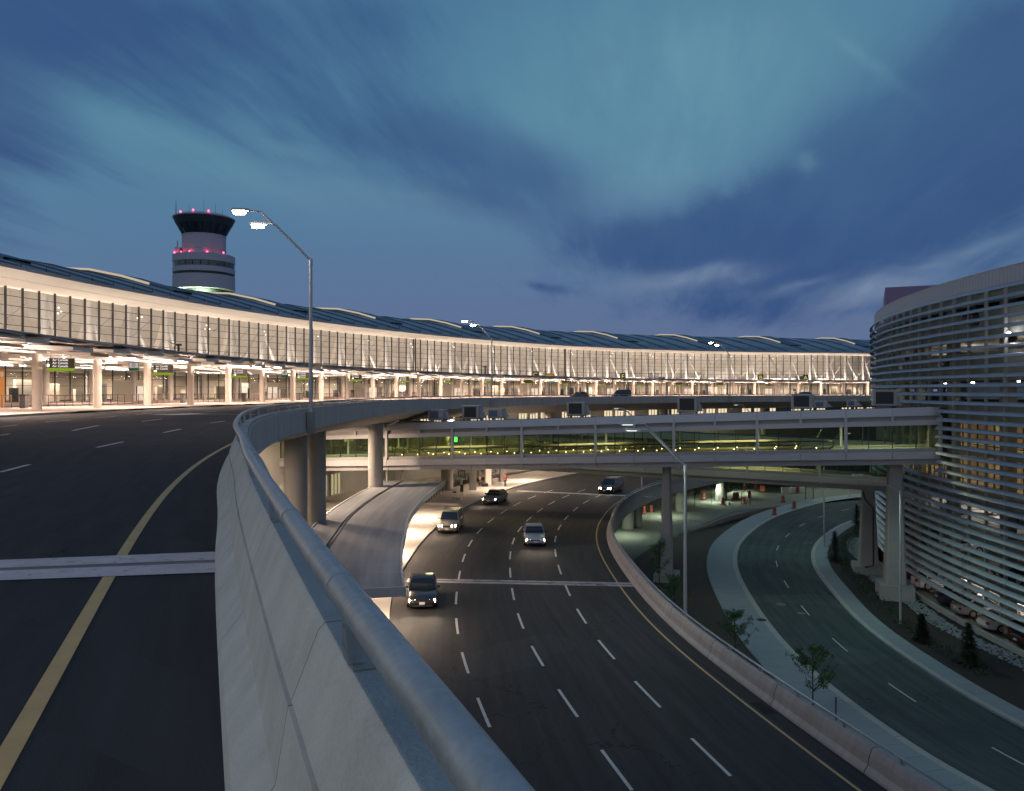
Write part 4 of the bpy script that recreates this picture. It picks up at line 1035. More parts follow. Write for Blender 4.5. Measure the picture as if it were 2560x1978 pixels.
lathe_part('cab_roof', [(8.35, 50.0), (8.5, 50.1), (8.45, 50.35), (7.0, 50.95), (0, 51.3)], M_tow)
lathe_part('cab_core', [(0, 45.4), (3.0, 45.4), (3.2, 48), (7.4, 48.15)], M_dark)
M_red = emis('beacon_red', (1.0, .03, .09), 20)
for (a, r, z) in ((-135, 6.8, 51.3), (-95, 6.6, 51.4), (-60, 7.4, 51.2), (-150, 7.9, 40.0), (-130, 6.9, 39.9), (-104, 6.7, 39.9), (-62, 6.5, 39.9), (-30, 8.1, 39.9)):
    p = (r*cos(radians(a)), r*sin(radians(a)), z); MB().ico(p, .24).build('beacon', M_red, tw, smooth=True)
    MB().cyl((p[0], p[1], z-.9), (p[0], p[1], z-.3), .06, n=5).build('beacon_stem', M_dark, tw)
    if z < 45: light('POINT', 'beacon_lamp', (p[0]*.98, p[1]*.98, z+.2), 5, (1, .02, .12), .2, parent=tw)
for (a, r, h) in ((-160, 7.6, 5.3), (-152, 7.4, 5.1), (-110, 6.0, 3.3), (-70, 5.2, 5.2), (-40, 6.2, 3.6), (-25, 7, 2.0), (-100, 4.5, 1.6)):
    MB().cyl((r*cos(radians(a)), r*sin(radians(a)), 50.6), (r*cos(radians(a)), r*sin(radians(a)), 50.8+h*.8), .06, .02, 5).build('antenna', M_dark, tw)
p = (-6.3, -2.8); b = MB(); b.box((p[0], p[1], 40.6), (1.5, 1.3, 2.0)); b.cyl((p[0]-.2, p[1], 41.6), (p[0]-.2, p[1], 43.3), .16, n=6); b.ico((p[0]-.2, p[1], 43.3), .22); b.build('equipment_box', M_tow, tw)
light('POINT', 'tower_soffit_lamp', (1.5, -7.0, 26.5), 2600, (.8, 1, .72), .5, parent=tw)
light('POINT', 'tower_soffit_lamp', (-6.5, -3.0, 26.5), 2000, (.8, 1, .72), .5, parent=tw)

# ------------------------------------------------------------------ car park
gar = empty('car_park', 'curved multi-storey car park wrapped in horizontal metal louvres', 'car park')
F0, F1 = -.42, .95
def gpath(R, f0=F0, f1=F1, n=90): return [garc(R, f0+(f1-f0)*i/(n-1)) for i in range(n)]
# heading increases with f: outward is to the left of the path -> negative offset
FL = [7.6, 4.85, 1.73, -1.39, -4.7, -8.0, -11.0, -14.4]
def glv(z):
    return .10 if -7.0 < z < -1.5 else F1
z = 7.30; i = 0
while z > -16.5:
    f1 = glv(z); b = MB(); P = gpath(93.9, F0, f1, 90 if f1 > .5 else 45)
    b.sweep(P, [(.04, z+.27), (-.08, z+.26), (-.22, z+.16), (-.31, z+.01), (-.27, z-.03), (-.05, z+.08), (.04, z+.20)]); b.build('louvre', M_louv, gar, smooth=True)
    z -= .70; i += 1
b = MB(); b.sweep(gpath(93.6), [(-.05, 7.65), (-.05, 8.83), (.08, 8.83), (.08, 7.65)]); b.build('parapet_screen', M_screen, gar)
b = MB(); b.sweep(gpath(93.6), [(-.08, 8.83), (-.08, 8.92), (.12, 8.92), (.12, 8.83)]); b.build('screen_cap', M_alu2, gar)
f = F0; k = 0
while f < F1:
    x, y = garc(93.35, f); MB().box((x, y, (7.7-16.3)/2), (.22, .16, 24.0), -f).build('louvre_post', mat('louvre_post_paint', (.42, .43, .40), .7, var=.1), gar)
    f += 2.35/93.3; k += 1
for f in [F0+.09*j for j in range(16)]:
    x, y = garc(91.9, f); MB().box((x, y, (7.0+ZG)/2-.2), (.75, .95, 25), -f).build('column', M_gar, gar)
for i, zf in enumerate(FL):
    b = MB(); b.sweep(gpath(92.3), [(0, zf), (36, zf), (36, zf-.30), (0, zf-.30)]); b.build('floor_slab', M_gar, gar)
    lo, hi = ((-.95, 0.0), (-.95, 1.25), (-.95, 1.25), (-.95, .5), (-.40, .12), (-.9, .25), (-.9, .25), (-.7, .3))[i]
    b = MB(); b.sweep(gpath(93.0), [(0, zf+lo), (0, zf+hi), (.18, zf+hi), (.18, zf+lo)]); b.build('spandrel', M_span, gar)
    if i >= 5:
        b = MB()
        for q in (.55, .75, .95): b.sweep(gpath(93.0), [(0, zf+q), (.02, zf+q+.02), (.04, zf+q)])
        b.build('cable_rail', M_dark, gar)
b = MB(); b.sweep(gpath(57), [(0, ZG), (0, 8), (-.3, 8), (-.3, ZG)]); b.build('inner_wall', M_gar, gar)
b = MB(); b.sweep(gpath(92.3), [(0, ZG-.2), (36, ZG-.2)], closed=False); b.build('ground_slab', M_gar, gar)
b = MB(); b.sweep(gpath(93, F1, 2.6, 60), [(0, ZG), (0, 8.8), (.4, 8.8), (.4, ZG)]); b.build('rear_wall', M_gar, gar)
# warm glazed lobby behind the louvres (two storeys)
M_lob = mat('lobby_wall', (.52, .44, .32), .7, var=.2, scale=.5)
b = MB(); b.sweep(gpath(86.5, -.4, .36, 40), [(0, -8.0), (0, -1.4)], closed=False); b.build('lobby_wall', M_lob, gar)
f = -.35
while f < .36:
    x, y = garc(91.4, f); b = MB(); b.box((x, y, -3.9), (.05, 2.3, 2.7), -f)
    wo = MB(); w_ = 1.25/91.4
    wo.add([(*garc(91.4, f-w_), -7.9), (*garc(91.4, f+w_), -7.9), (*garc(91.4, f+w_), -2.3), (*garc(91.4, f-w_), -2.3)], [(0, 1, 2, 3)])
    wb = wo.build('lobby_window', glass('lobby_glass', (.95, .86, .62), .10), gar)
    fr = MB()
    for q in (-1, 0):
        xx, yy = garc(91.35, f+q*w_); fr.box((xx, yy, -5.3), (.1, .07, 5.5), -f)
    for zz in (-7.2, -6.4, -5.6, -4.4, -3.5): fr.box((x, y, zz), (.08, 2.5, .06), -f)
    fr.build('frame', M_mull, wb)
    f += 2.5/91.4
for f in (-.2, -.08, .04, .16, .28):
    for zz, pw in ((-2.4, 200), (-5.15, 260)):
        x, y = garc(89.2, f); light('AREA', 'lobby_lamp', (x, y, zz), pw*.5, (1.0, .78, .52), 1.5, 8, (0, 0, -f), gar)
# garage ceiling lamps: mostly dim, a few bright
M_bulb = emis('garage_bulb', (1.0, .88, .72), 14)
for (f, zl, pw) in ((.10, 3.6, 120), (.26, 3.6, 110), (.40, 3.6, 60), (.02, .75, 100), (.14, .75, 110), (.26, .75, 110), (.40, .75, 80), (-.1, -8.3, 60), (.12, -8.3, 80), (.05, -11.4, 40), (-.08, -15.1, 90), (.04, -15.1, 90), (.12, -15.1, 70), (.22, -15.1, 60), (.42, .75, 60), (.5, 3.6, 50), (.24, -8.3, 60)):
    x, y = garc(86, f); o = MB().cyl((x, y, zl), (x, y, zl+.12), .25, n=10).build('ceiling_lamp', M_bulb, gar)
    light('AREA', 'garage_lamp', (x, y, zl-.05), pw*(5 if zl > 0 else 5), (1, .86, .74), 1.2, 1.2, (0, 0, 0), gar)
x, y = at(2514, 833, 4.0) if False else (0, 0)
x, y = garc(93.6, .0); o = MB(); o.ico((x, y, 4.08), .14); o.build('flood_lamp', emis('flood_bulb', (1, .9, .9), 60), gar)
for (f, zz, wd) in ((.035, .55, 1.6), (-.02, .50, 1.0)):
    x, y = garc(87, f); MB().box((x, y, zz), (.08, wd, .30), -f).build('red_sign', emis('garage_red', (1.0, .06, .08), 2.2), gar)
x, y = garc(86, .0); MB().box((x, y, -.35), (.08, 3.2, .9), -.0).build('magenta_panel', emis('garage_magenta', (.45, .04, .25), .7), gar)
pb = tag(MB().box((58.0, 104.5, 10.3), (17, 15, 5.5), -.42).build('stair_tower', mat('mauve_cladding', (.22, .16, .28), .6, joint=None, var=.06)), 'mauve plain stair tower box on the car park roof', 'stair tower')
c = tag(MB().box((59, 99, 13.45), (2.6, 2.0, .9)).build('roof_vent', M_dark), 'small black vent box on top of the mauve stair tower', 'vent')
# low edge barrier of the car park at the ground
b = MB(); b.sweep(gpath(94.8, -.42, .34, 60), [(0, ZG+.12), (0, ZG+.48), (.3, ZG+.48), (.3, ZG+.12)])
for f in [-.4+.06*j for j in range(13)]: x, y = garc(94.6, f); b.box((x, y, ZG+.0), (.35, .5, .4), -f)
tag(b.build('edge_barrier', M_gar), 'low dark concrete edge barrier at the foot of the car park', 'barrier')

# ------------------------------------------------------------------ street lamps
M_lampon = emis('lamp_on', (1.0, .74, .56), 90); M_lampw = emis('lamp_pale', (.95, 1.0, .85), 5)
def street_lamp(loc, h, rz, label, power, col, arms=2, drop=None, reach=2.9, rise=2.3, on=True, extra=0.0, mt=None, r0=.105, spread=14):
    r = empty('street_lamp', label, 'street lamp', 'street lamps along the roads', loc, rz)
    MB().cyl((0, 0, -extra), (0, 0, h), r0, r0*.72, 14).build('pole', M_steel, r, smooth=True)
    b = MB(); b.cyl((0, 0, h-.25), (0, 0, h+.05), r0*.85, n=12); b.ico((0, 0, h+.05), r0*.85); b.build('collar', M_steel, r)
    if extra: MB().box((0, 0, -extra/2), (.34, .34, extra)).build('bracket', M_conc, r)
    dr = (.012 if mt else .15)
    for k in range(arms):
        a = radians(spread*(k-.5)*2 if arms > 1 else 0); sc_ = 1-.16*k
        ux, uy = -cos(a), sin(a)
        p1 = (ux*reach*.82*sc_, uy*reach*.82*sc_, h+rise*sc_); p2 = (ux*reach*1.02*sc_, uy*reach*1.02*sc_, h+rise*sc_+.03)
        ar = MB().tube([(0, 0, h), (ux*reach*.4*sc_, uy*reach*.4*sc_, h+rise*.5*sc_), (p1[0]*.97, p1[1]*.97, p1[2]-.06), p1, p2], [r0*.55, r0*.5, r0*.45, r0*.42, r0*.4], 8).build('arm', M_steel, r, smooth=True)
        hx, hy, hz = p2[0]+ux*.38, p2[1]+uy*.38, p2[2]
        b = MB(); b.hexa([(hx-.42, hy-.17, hz-.05), (hx+.42, hy-.14, hz-.05), (hx+.42, hy+.14, hz-.05), (hx-.42, hy+.17, hz-.05)], [(hx-.36, hy-.12, hz+.09), (hx+.40, hy-.08, hz+.08), (hx+.40, hy+.08, hz+.08), (hx-.36, hy+.12, hz+.09)])
        hd = b.build('lamp_head', M_steel, r)
        MB().hexa([(hx-.30, hy-.10, hz-.052-dr), (hx+.22, hy-.08, hz-.052-dr), (hx+.22, hy+.08, hz-.052-dr), (hx-.30, hy+.10, hz-.052-dr)], [(hx-.34, hy-.13, hz-.052), (hx+.26, hy-.11, hz-.052), (hx+.26, hy+.11, hz-.052), (hx-.34, hy+.13, hz-.052)]).build('lens', (mt or M_lampon) if on else M_win, hd)
        if power: light('SPOT', 'lamp_light', (hx, hy, hz-.12-dr), power, col, .05, parent=r, spot=150, blend=.5)
    return r
def on_edge(path, y, off):
    i = min(range(len(path)), key=lambda k: abs(path[k][1]-y)); t, n = norm_at(path, i); return (path[i][0]+n[0]*off, path[i][1]+n[1]*off), atan2(t[1], t[0])-pi/2
(px1, py1), rz1 = on_edge(DK, 39.5, .80)
street_lamp((px1, py1, -1.05), 7.55, 0.02, 'tall grey twin-arm street lamp on the near viaduct fascia, both lamps glaring', 520, (1, .80, .62), extra=1.1)
(px2, py2), _ = on_edge(DK, 99.5, .80)
street_lamp((px2, py2, -1.0), 7.4, -.35, 'twin-arm street lamp on the far viaduct before the middle of the terminal', 500, (1, .80, .62), extra=1.0)
(px3, py3), _ = on_edge(DK, 142, .80)
street_lamp((px3, py3, -1.0), 7.3, -.7, 'farthest twin-arm street lamp on the viaduct, right of the middle of the terminal', 500, (1, .80, .62), extra=1.0)
street_lamp((9.45, 43.6, ZA-.2), 9.1, 0.08, 'near grey twin-arm street lamp rising from the arrivals barrier before the footbridge', 420, (.86, .98, .90), mt=M_lampw, spread=9)
street_lamp((17.3, 106.5, ZA-.3), 8.6, -.35, 'street lamp on the arrivals barrier whose arms show just above the footbridge roof', 420, (.9, 1, .86), mt=M_lampw, spread=9)
street_lamp((41, 134, ZA-.3), 8.6, -.35, 'distant lit street lamp beyond the footbridge roof at its right half', 420, (.9, 1, .86), mt=M_lampw, arms=1)
street_lamp((29.9, 61.6, ZG), 10.2, 0.10, 'slim single-arm street lamp in the planting bed before the large pier', 900, (.62, 1, .82), arms=1, mt=emis('lamp_off', (.1, .2, .3), .3), r0=.09, rise=1.3, reach=3.0)
street_lamp((35.9, 92, ZG), 10.2, .1, 'thin street lamp pole at the inner kerb of the ground road under the bridge', 1000, (.62, 1, .82), arms=1, r0=.08, rise=1.3, reach=3.0, mt=emis('lamp_off', (.1, .2, .3), .3))
# unseen lamps added to the rows, behind and beside the photographer, for light
(px0, py0), _ = on_edge(DK, -7, .80)
street_lamp((px0, py0, -1.05), 7.55, .35, 'added street lamp of the viaduct row behind the viewpoint', 500, (1, .95, .84), extra=1.1)
fl = empty('added_floodlight', 'added floodlight mast left of the frame, lighting the near parapet', 'floodlight', None, (-30, -12, ZU))  # floodlight added out of frame to light the near parapet
MB().cyl((0, 0, 0), (0, 0, 4.0), .09, .07, 10).build('pole', M_steel, fl); MB().box((0, 0, 4.15), (.5, .5, .3)).build('housing', M_dark, fl)
fd = Vector((27.5, 20, -3.6)); light('SPOT', 'added_flood', (.35, .3, 4.1), 7800, (1, .97, .90), .35, rot=fd.to_track_quat('-Z', 'Y').to_euler(), parent=fl, spot=62, blend=.7)
street_lamp((24.5, 1, ZA-.2), 9.1, .3, 'added street lamp of the arrivals barrier row near the viewpoint', 220, (.8, 1, .88), mt=M_lampw)
street_lamp((31.5, 26, ZG), 10.2, 0.3, 'added street lamp of the ground road row near the viewpoint', 1000, (.55, 1, .85), arms=1, r0=.09, rise=1.3, reach=3.0, mt=M_lampw)
# lamp added to light the construction area
street_lamp((56, 147, ZG), 9.5, 1.8, 'added distant lamp over the pale construction ground', 2600, (.85, 1, .75), arms=1, mt=M_lampw)
for (x, y, p) in ((14, 100, 260), (22, 116, 380), (33, 131, 420), (40, 142, 420), (8, 122, 300), (20, 140, 300)):  # fittings added below the viaduct to light the ground
    tag(MB().box((x, y, -15.0), (.7, .7, .14)).build('added_underdeck_fitting', M_white), 'added square light fitting under the arrivals viaduct', 'lamp', 'added light fittings under the arrivals viaduct')
    light('AREA', 'added_underdeck_lamp', (x, y, -15.1), p, (.85, 1, .72), .6)
street_lamp((46, 118, ZG), 9.5, 2.6, 'lamp at the bend of the ground road behind the footbridges', 900, (.75, 1, .85), arms=1, mt=M_lampw)
# wash lamps on the louvres under the lower footbridge
for (x, y, z, p) in ((33.2, 84, -11.2, 30),): light('SPOT', 'pier_lamp', (x, y, z), p, (.6, 1, .85), .1, rot=(0, radians(-25), 0), spot=100, parent=None)

# ------------------------------------------------------------------ vehicles
M_tyre = M_rub; M_rim = mat('alloy', (.45, .45, .46), .35, metal=.8, var=.05)
M_head = emis('headlight_on', (1.0, .84, .62), 55); M_headoff = mat('headlight_glass', (.5, .5, .5), .15, var=.05, spec=.8)
M_tail = mat('tail_light', (.30, .02, .02), .25, var=.05, spec=.8); M_tailon = emis('tail_on', (1, .08, .05), 5); M_plate = mat('plate', (.7, .7, .72), .5, var=.05); M_amber = mat('amber_lens', (.7, .25, .03), .3)
CARP = {}
def car(name, kind, paint, label, cat, loc, rz, lights=True, group=None, power=0):
    """built with its nose towards -Y, wheels on z = 0"""
    key = (kind, paint.name, lights)
    root = empty(name, label, cat, group, loc, rz)
    if key in CARP:
        for ch in [o for o in bpy.data.objects if o.parent == CARP[key]]: copy_tree(ch, root)
        return root
    CARP[key] = root
    if kind == 'suv': L, Wd, H, belt, hood = 4.9, 1.86, 1.80, 1.08, 1.02; cab = [(-.98, 1.08), (-.42, 1.70), (-.1, 1.78), (2.0, 1.78), (2.36, 1.66), (2.44, 1.10)]; wr = .37
    elif kind == 'van': L, Wd, H, belt, hood = 5.2, 1.95, 1.98, 1.15, 1.08; cab = [(-1.5, 1.15), (-.8, 1.85), (-.4, 1.96), (2.2, 1.96), (2.5, 1.85), (2.58, 1.15)]; wr = .35
    else: L, Wd, H, belt, hood = 4.75, 1.80, 1.43, .92, .86; cab = [(-.85, .93), (-.12, 1.36), (.2, 1.43), (1.0, 1.42), (1.35, 1.36), (1.95, .96)]; wr = .32
    h2 = L/2
    # lower body: stations from the nose to the tail: (y, z bottom, z top, half width at sill, half width at shoulder)
    st = [(-h2, .34, .62, .60, .58), (-h2+.06, .26, hood-.22, .76, .74), (-h2+.30, .22, hood-.09, .86, .80), (-h2+.75, .20, hood-.02, .91, .86), (cab[0][0], .20, hood+.03, .93, .90),
          (-.2, .20, belt, .93, .92), (.9, .20, belt, .93, .92), (cab[-1][0]-.35, .20, belt+.01, .93, .91), (h2-.35, .22, belt-(0 if kind != 'sedan' else .02), .90, .86), (h2-.06, .27, belt-.12, .80, .78), (h2, .36, belt-.26, .70, .68)]
    s = Wd/2/.93; b = MB(); n = 9
    for (y, z0, z1, w0, w1) in st:
        w0 *= s; w1 *= s; zm = z0+(z1-z0)*.55
        b.v += [(0, y, z0), (-w0*.9, y, z0), (-w0, y, z0+.10), (-w0*1.0, y, zm), (-w1*.97, y, z1-.07), (-w1*.86, y, z1), (0, y, z1+.025), (w1*.86, y, z1), (w1*.97, y, z1-.07), (w0, y, zm), (w0, y, z0+.10), (w0*.9, y, z0)]
    n = 12
    for i in range(len(st)-1):
        for k in range(n): b.f.append((i*n+k, i*n+(k+1) % n, (i+1)*n+(k+1) % n, (i+1)*n+k))
    b.f += [tuple(range(n))[::-1], tuple(range(len(b.v)-n, len(b.v)))]
    body = b.build('body', paint, root, smooth=True)
    # greenhouse glass
    b = MB(); m = len(cab)
    for (y, z) in cab:
        t_ = (z-cab[0][1])/(H-cab[0][1]); w_ = Wd/2*(.90-.16*t_); b.v += [(-w_, y, z), (w_, y, z)]
    lo = [(y, belt-.03) for y, z in cab]
    for (y, z) in lo: b.v += [(-Wd/2*.91, y, z), (Wd/2*.91, y, z)]
    for i in range(m-1):
        b.f.append((2*i, 2*i+1, 2*i+3, 2*i+2)); b.f.append((2*i, 2*i+2, 2*m+2*i+2, 2*m+2*i)); b.f.append((2*i+1, 2*m+2*i+1, 2*m+2*i+3, 2*i+3))
    b.build('windows', M_win, root)
    # roof panel and pillars
    b = MB(); i0, i1 = (1, m-2)
    for i in range(i0, i1):
        (y0, z0), (y1, z1) = cab[i], cab[i+1]; w0 = Wd/2*(.90-.16*(z0-cab[0][1])/(H-cab[0][1]))+.01; w1 = Wd/2*(.90-.16*(z1-cab[0][1])/(H-cab[0][1]))+.01
        b.hexa([(-w0, y0, z0), (w0, y0, z0), (w1, y1, z1), (-w1, y1, z1)], [(-w0*.95, y0, z0+.045), (w0*.95, y0, z0+.045), (w1*.95, y1, z1+.045), (-w1*.95, y1, z1+.045)])
    for sx in (-1, 1):
        def pl(y0, z0, y1, z1, t=.05):
            wa = Wd/2*(.90-.16*(z0-cab[0][1])/(H-cab[0][1]))+.012; wb = Wd/2*(.90-.16*(z1-cab[0][1])/(H-cab[0][1]))+.012
            b.hexa([(sx*wa-.02, y0-t, z0), (sx*wa+.02, y0-t, z0), (sx*wa+.02, y0+t, z0), (sx*wa-.02, y0+t, z0)], [(sx*wb-.02, y1-t, z1), (sx*wb+.02, y1-t, z1), (sx*wb+.02, y1+t, z1), (sx*wb-.02, y1+t, z1)])
        pl(cab[0][0]+.03, cab[0][1], cab[1][0]+.03, cab[1][1]); pl(.45, belt, .5, H-.04, .045)
        pl(cab[-1][0]-.12, cab[-1][1], cab[-2][0]-.08, cab[-2][1], .10)
        if kind != 'sedan': pl(1.45, belt, 1.45, H-.04, .05)
    b.build('roof', paint, root)
    if kind == 'suv':
        b = MB()
        for sx in (-1, 1): b.cyl((sx*.62, -.1, H+.10), (sx*.62, 2.0, H+.10), .022, n=6); [b.cyl((sx*.62, q, H+.02), (sx*.62, q, H+.10), .02, n=5) for q in (-.1, 1, 2)]
        for q in (.2, 1.4): b.cyl((-.62, q, H+.10), (.62, q, H+.10), .018, n=6)
        b.build('roof_rack', M_dark, root)
    wb = L*.285
    for sx in (-1, 1):
        for y in (-wb-.1, wb+.02):
            wl = MB().cyl((sx*(Wd/2-.20), y, wr), (sx*(Wd/2+.012), y, wr), wr, n=20).build('wheel', M_tyre, root, smooth=True)
            MB().cyl((sx*(Wd/2+.005), y, wr), (sx*(Wd/2+.022), y, wr), wr*.62, n=14).build('rim', M_rim, wl)
            arch = MB()
        hb = MB(); hb.hexa([(sx*.42*s, -h2-.012, hood-.40), (sx*.78*s, -h2+.10, hood-.40), (sx*.80*s, -h2+.20, hood-.40), (sx*.42*s, -h2+.1, hood-.40)][::sx], [(sx*.42*s, -h2+.03, hood-.22), (sx*.78*s, -h2+.14, hood-.22), (sx*.80*s, -h2+.24, hood-.22), (sx*.42*s, -h2+.12, hood-.22)][::sx])
        hb.build('headlight', M_head if lights else M_headoff, root)
        MB().box((sx*.83*s, -h2+.22, hood-.34), (.05, .16, .12)).build('indicator', M_amber, root)
        MB().box((sx*(Wd/2-.16), h2-.06, belt-.22), (.26, .12, .26 if kind != 'sedan' else .16)).build('tail_light', M_tail, root)
        b = MB(); b.box((sx*(Wd/2+.09), cab[0][0]+.28, belt+.08), (.20, .10, .14)); b.box((sx*(Wd/2-.02), cab[0][0]+.28, belt+.03), (.10, .05, .04)); b.build('mirror', paint if kind == 'suv' else M_dark, root)
    b = MB(); b.box((0, -h2+.0, hood-.34), (.80*s, .05, .15)); b.box((0, -h2+.03, .30), (1.2*s, .06, .12)); b.build('grille', M_dark, root)
    b = MB(); b.box((0, -h2-.01, .47), (1.25*s, .10, .10)); b.box((0, h2-.01, .50), (1.3*s, .10, .14)); b.build('bumper', paint, root)
    MB().box((0, -h2-.068, .46), (.32, .015, .15)).build('number_plate', M_plate, root); MB().box((0, h2+.012, .62), (.32, .03, .15)).build('number_plate', M_plate, root)
    b = MB()
    for sx in (-1, 1):
        for q in (-.25, .48, 1.35): b.box((sx*(Wd/2-.003), q, .68), (.012, .015, .62))
        b.box((sx*(Wd/2+.0), .5, .50), (.02, 2.2, .05))
    b.build('door_trim', M_dark, root)
    b = MB(); b.box((0, -.5, belt+.12), (1.3, .35, .3)); b.build('dashboard', M_dark, root)
    return root
def car_paint(n, c, metal=.35, rough=.32): return mat('paint_'+n, c, rough, metal=metal, var=.03, coat=.6)
P_gold = car_paint('champagne', (.42, .36, .29)); P_grey = car_paint('grey', (.20, .19, .19)); P_dark = car_paint('dark', (.025, .027, .032)); P_silver = car_paint('silver', (.45, .46, .47)); P_white = car_paint('white', (.7, .7, .68), .0); P_blue = car_paint('blue', (.05, .08, .14)); P_red = car_paint('red', (.20, .03, .03))
def head_beams(root, p=60):
    h = 2.4
    for sx in (-.62, .62):
        light('SPOT', 'headlight_beam', (sx, -h-.12, .68), p, (1, .84, .62), .08, rot=(radians(-84+180-16), 0, 0) if False else (radians(-80), 0, 0), parent=root, spot=58, blend=.8)
c_ = car('suv', 'suv', P_gold, 'champagne SUV with roof rack and headlights on at the arrivals kerb', 'car', (-5.75, 75.0, ZA), -.07); head_beams(c_, 90)
c_ = car('sedan', 'sedan', P_grey, 'grey sedan with lit headlights behind the SUV at the arrivals kerb', 'car', (-1.95, 93.6, ZA), -.30); head_beams(c_, 80)
gm = 'cars moving on the arrivals road'
c_ = car('sedan', 'sedan', P_dark, 'dark sedan with headlights on, emerging beside the near end of the arrivals canopy', 'car', (-5.55, 49.6, ZA), .10, group=gm); head_beams(c_, 200)
c_ = car('sedan', 'sedan', P_silver, 'silver sedan with headlights on in a middle lane of the arrivals road', 'car', (1.9, 68.8, ZA), .02, group=gm); head_beams(c_, 120)
c_ = car('suv', 'suv', P_dark, 'dark SUV with headlights on in the rightmost lane beside the barrier end', 'car', (12.7, 102.7, ZA), -.47, group=gm); head_beams(c_, 80)
# vehicles on the departures level
car('van', 'van', P_dark, 'dark minivan parked on the departures deck under the right part of the canopy', 'van', (28, 205, ZU), -1.0, False, 'vehicles on the departures deck')
car('sedan', 'sedan', P_red, 'small dark red sedan on the departures deck left of the minivan', 'car', (15.5, 185, ZU), -.9, False, 'vehicles on the departures deck')
car('sedan', 'sedan', P_dark, 'dark sedan on the departures deck beside the car park end', 'car', (60, 165, ZU), -1.2, False, 'vehicles on the departures deck')
# parked cars in the car park
pk = 'cars parked in the car park'
def gcar(kind, paint, f, z, R, label, turn=0.0):
    x, y = garc(R, f); car('parked_'+('suv' if kind == 'suv' else 'sedan'), kind, paint, label, 'car', (x, y, z), -f-pi/2+turn if False else pi/2-f+turn, False, pk)
gcar('sedan', P_white, .040, ZG-.19, 91.0, 'white sedan parked nearest the right edge on the ground level of the car park')
gcar('suv', P_dark, -.005, ZG-.19, 91.0, 'black SUV parked right beside the white sedan on the ground level')
gcar('sedan', P_silver, .082, ZG-.19, 91.0, 'silver sedan parked left of the white sedan on the ground level')
gcar('sedan', P_blue, .118, ZG-.19, 91.0, 'dark blue sedan parked right of the bare concrete column on the ground level')
gcar('suv', P_white, .175, ZG-.19, 91.0, 'white SUV parked left of the bare concrete column on the ground level')
gcar('sedan', P_red, .215, ZG-.19, 91.0, 'dark red sedan parked farthest left on the ground level')
gcar('sedan', P_white, .155, -10.98, 89, 'white car parked on the open storey behind the large pier', .0)
gcar('sedan', P_silver, .095, -10.98, 86.5, 'pale car on the open storey right of the large pier', 1.5)
gcar('suv', P_dark, .015, -10.98, 89.5, 'black SUV on the open storey at the right edge of the photo', 1.5)
gcar('sedan', P_white, .155, -14.38, 90.3, 'white car on the dim storey below, behind the louvres', .0)
gcar('sedan', P_dark, .03, -14.38, 90.3, 'dark car on the dim storey below at the right edge', .0)
gcar('suv', P_blue, .06, 4.87, 91, 'dark SUV high up behind the louvres near the glaring lamp', .0)
gcar('sedan', P_silver, .22, 1.75, 91, 'silver car on the storey level with the departures deck', .0)
gcar('sedan', P_dark, .11, 1.75, 91, 'dark car behind the louvres just right of the footbridge roof', .0)

# ------------------------------------------------------------------ people
M_skin = mat('skin', (.45, .27, .20), .6, var=.05); M_coat = mat('dark_cloth', (.018, .018, .022), .9, var=.2); M_jean = mat('denim', (.03, .04, .07), .9, var=.2); M_hair = mat('hair', (.04, .025, .02), .8); M_blond = mat('pale_hair', (.45, .36, .24), .8); M_coat2 = mat('red_cloth', (.25, .03, .03), .9)
def skin_body(name, joints, bones, m, parent):
    me = bpy.data.meshes.new(name); me.from_pydata([j[0] for j in joints], bones, [])
    o = bpy.data.objects.new(name, me); COL.objects.link(o); o.parent = parent
    o.modifiers.new('skin', 'SKIN'); s = o.modifiers.new('sub', 'SUBSURF'); s.levels = 1; s.render_levels = 1
    for i, j in enumerate(joints):
        v = me.skin_vertices[0].data[i]; v.radius = (j[1], j[1]*.85 if len(j) < 3 else j[2]); v.use_root = (i == 0)
    me.materials.append(m); return o
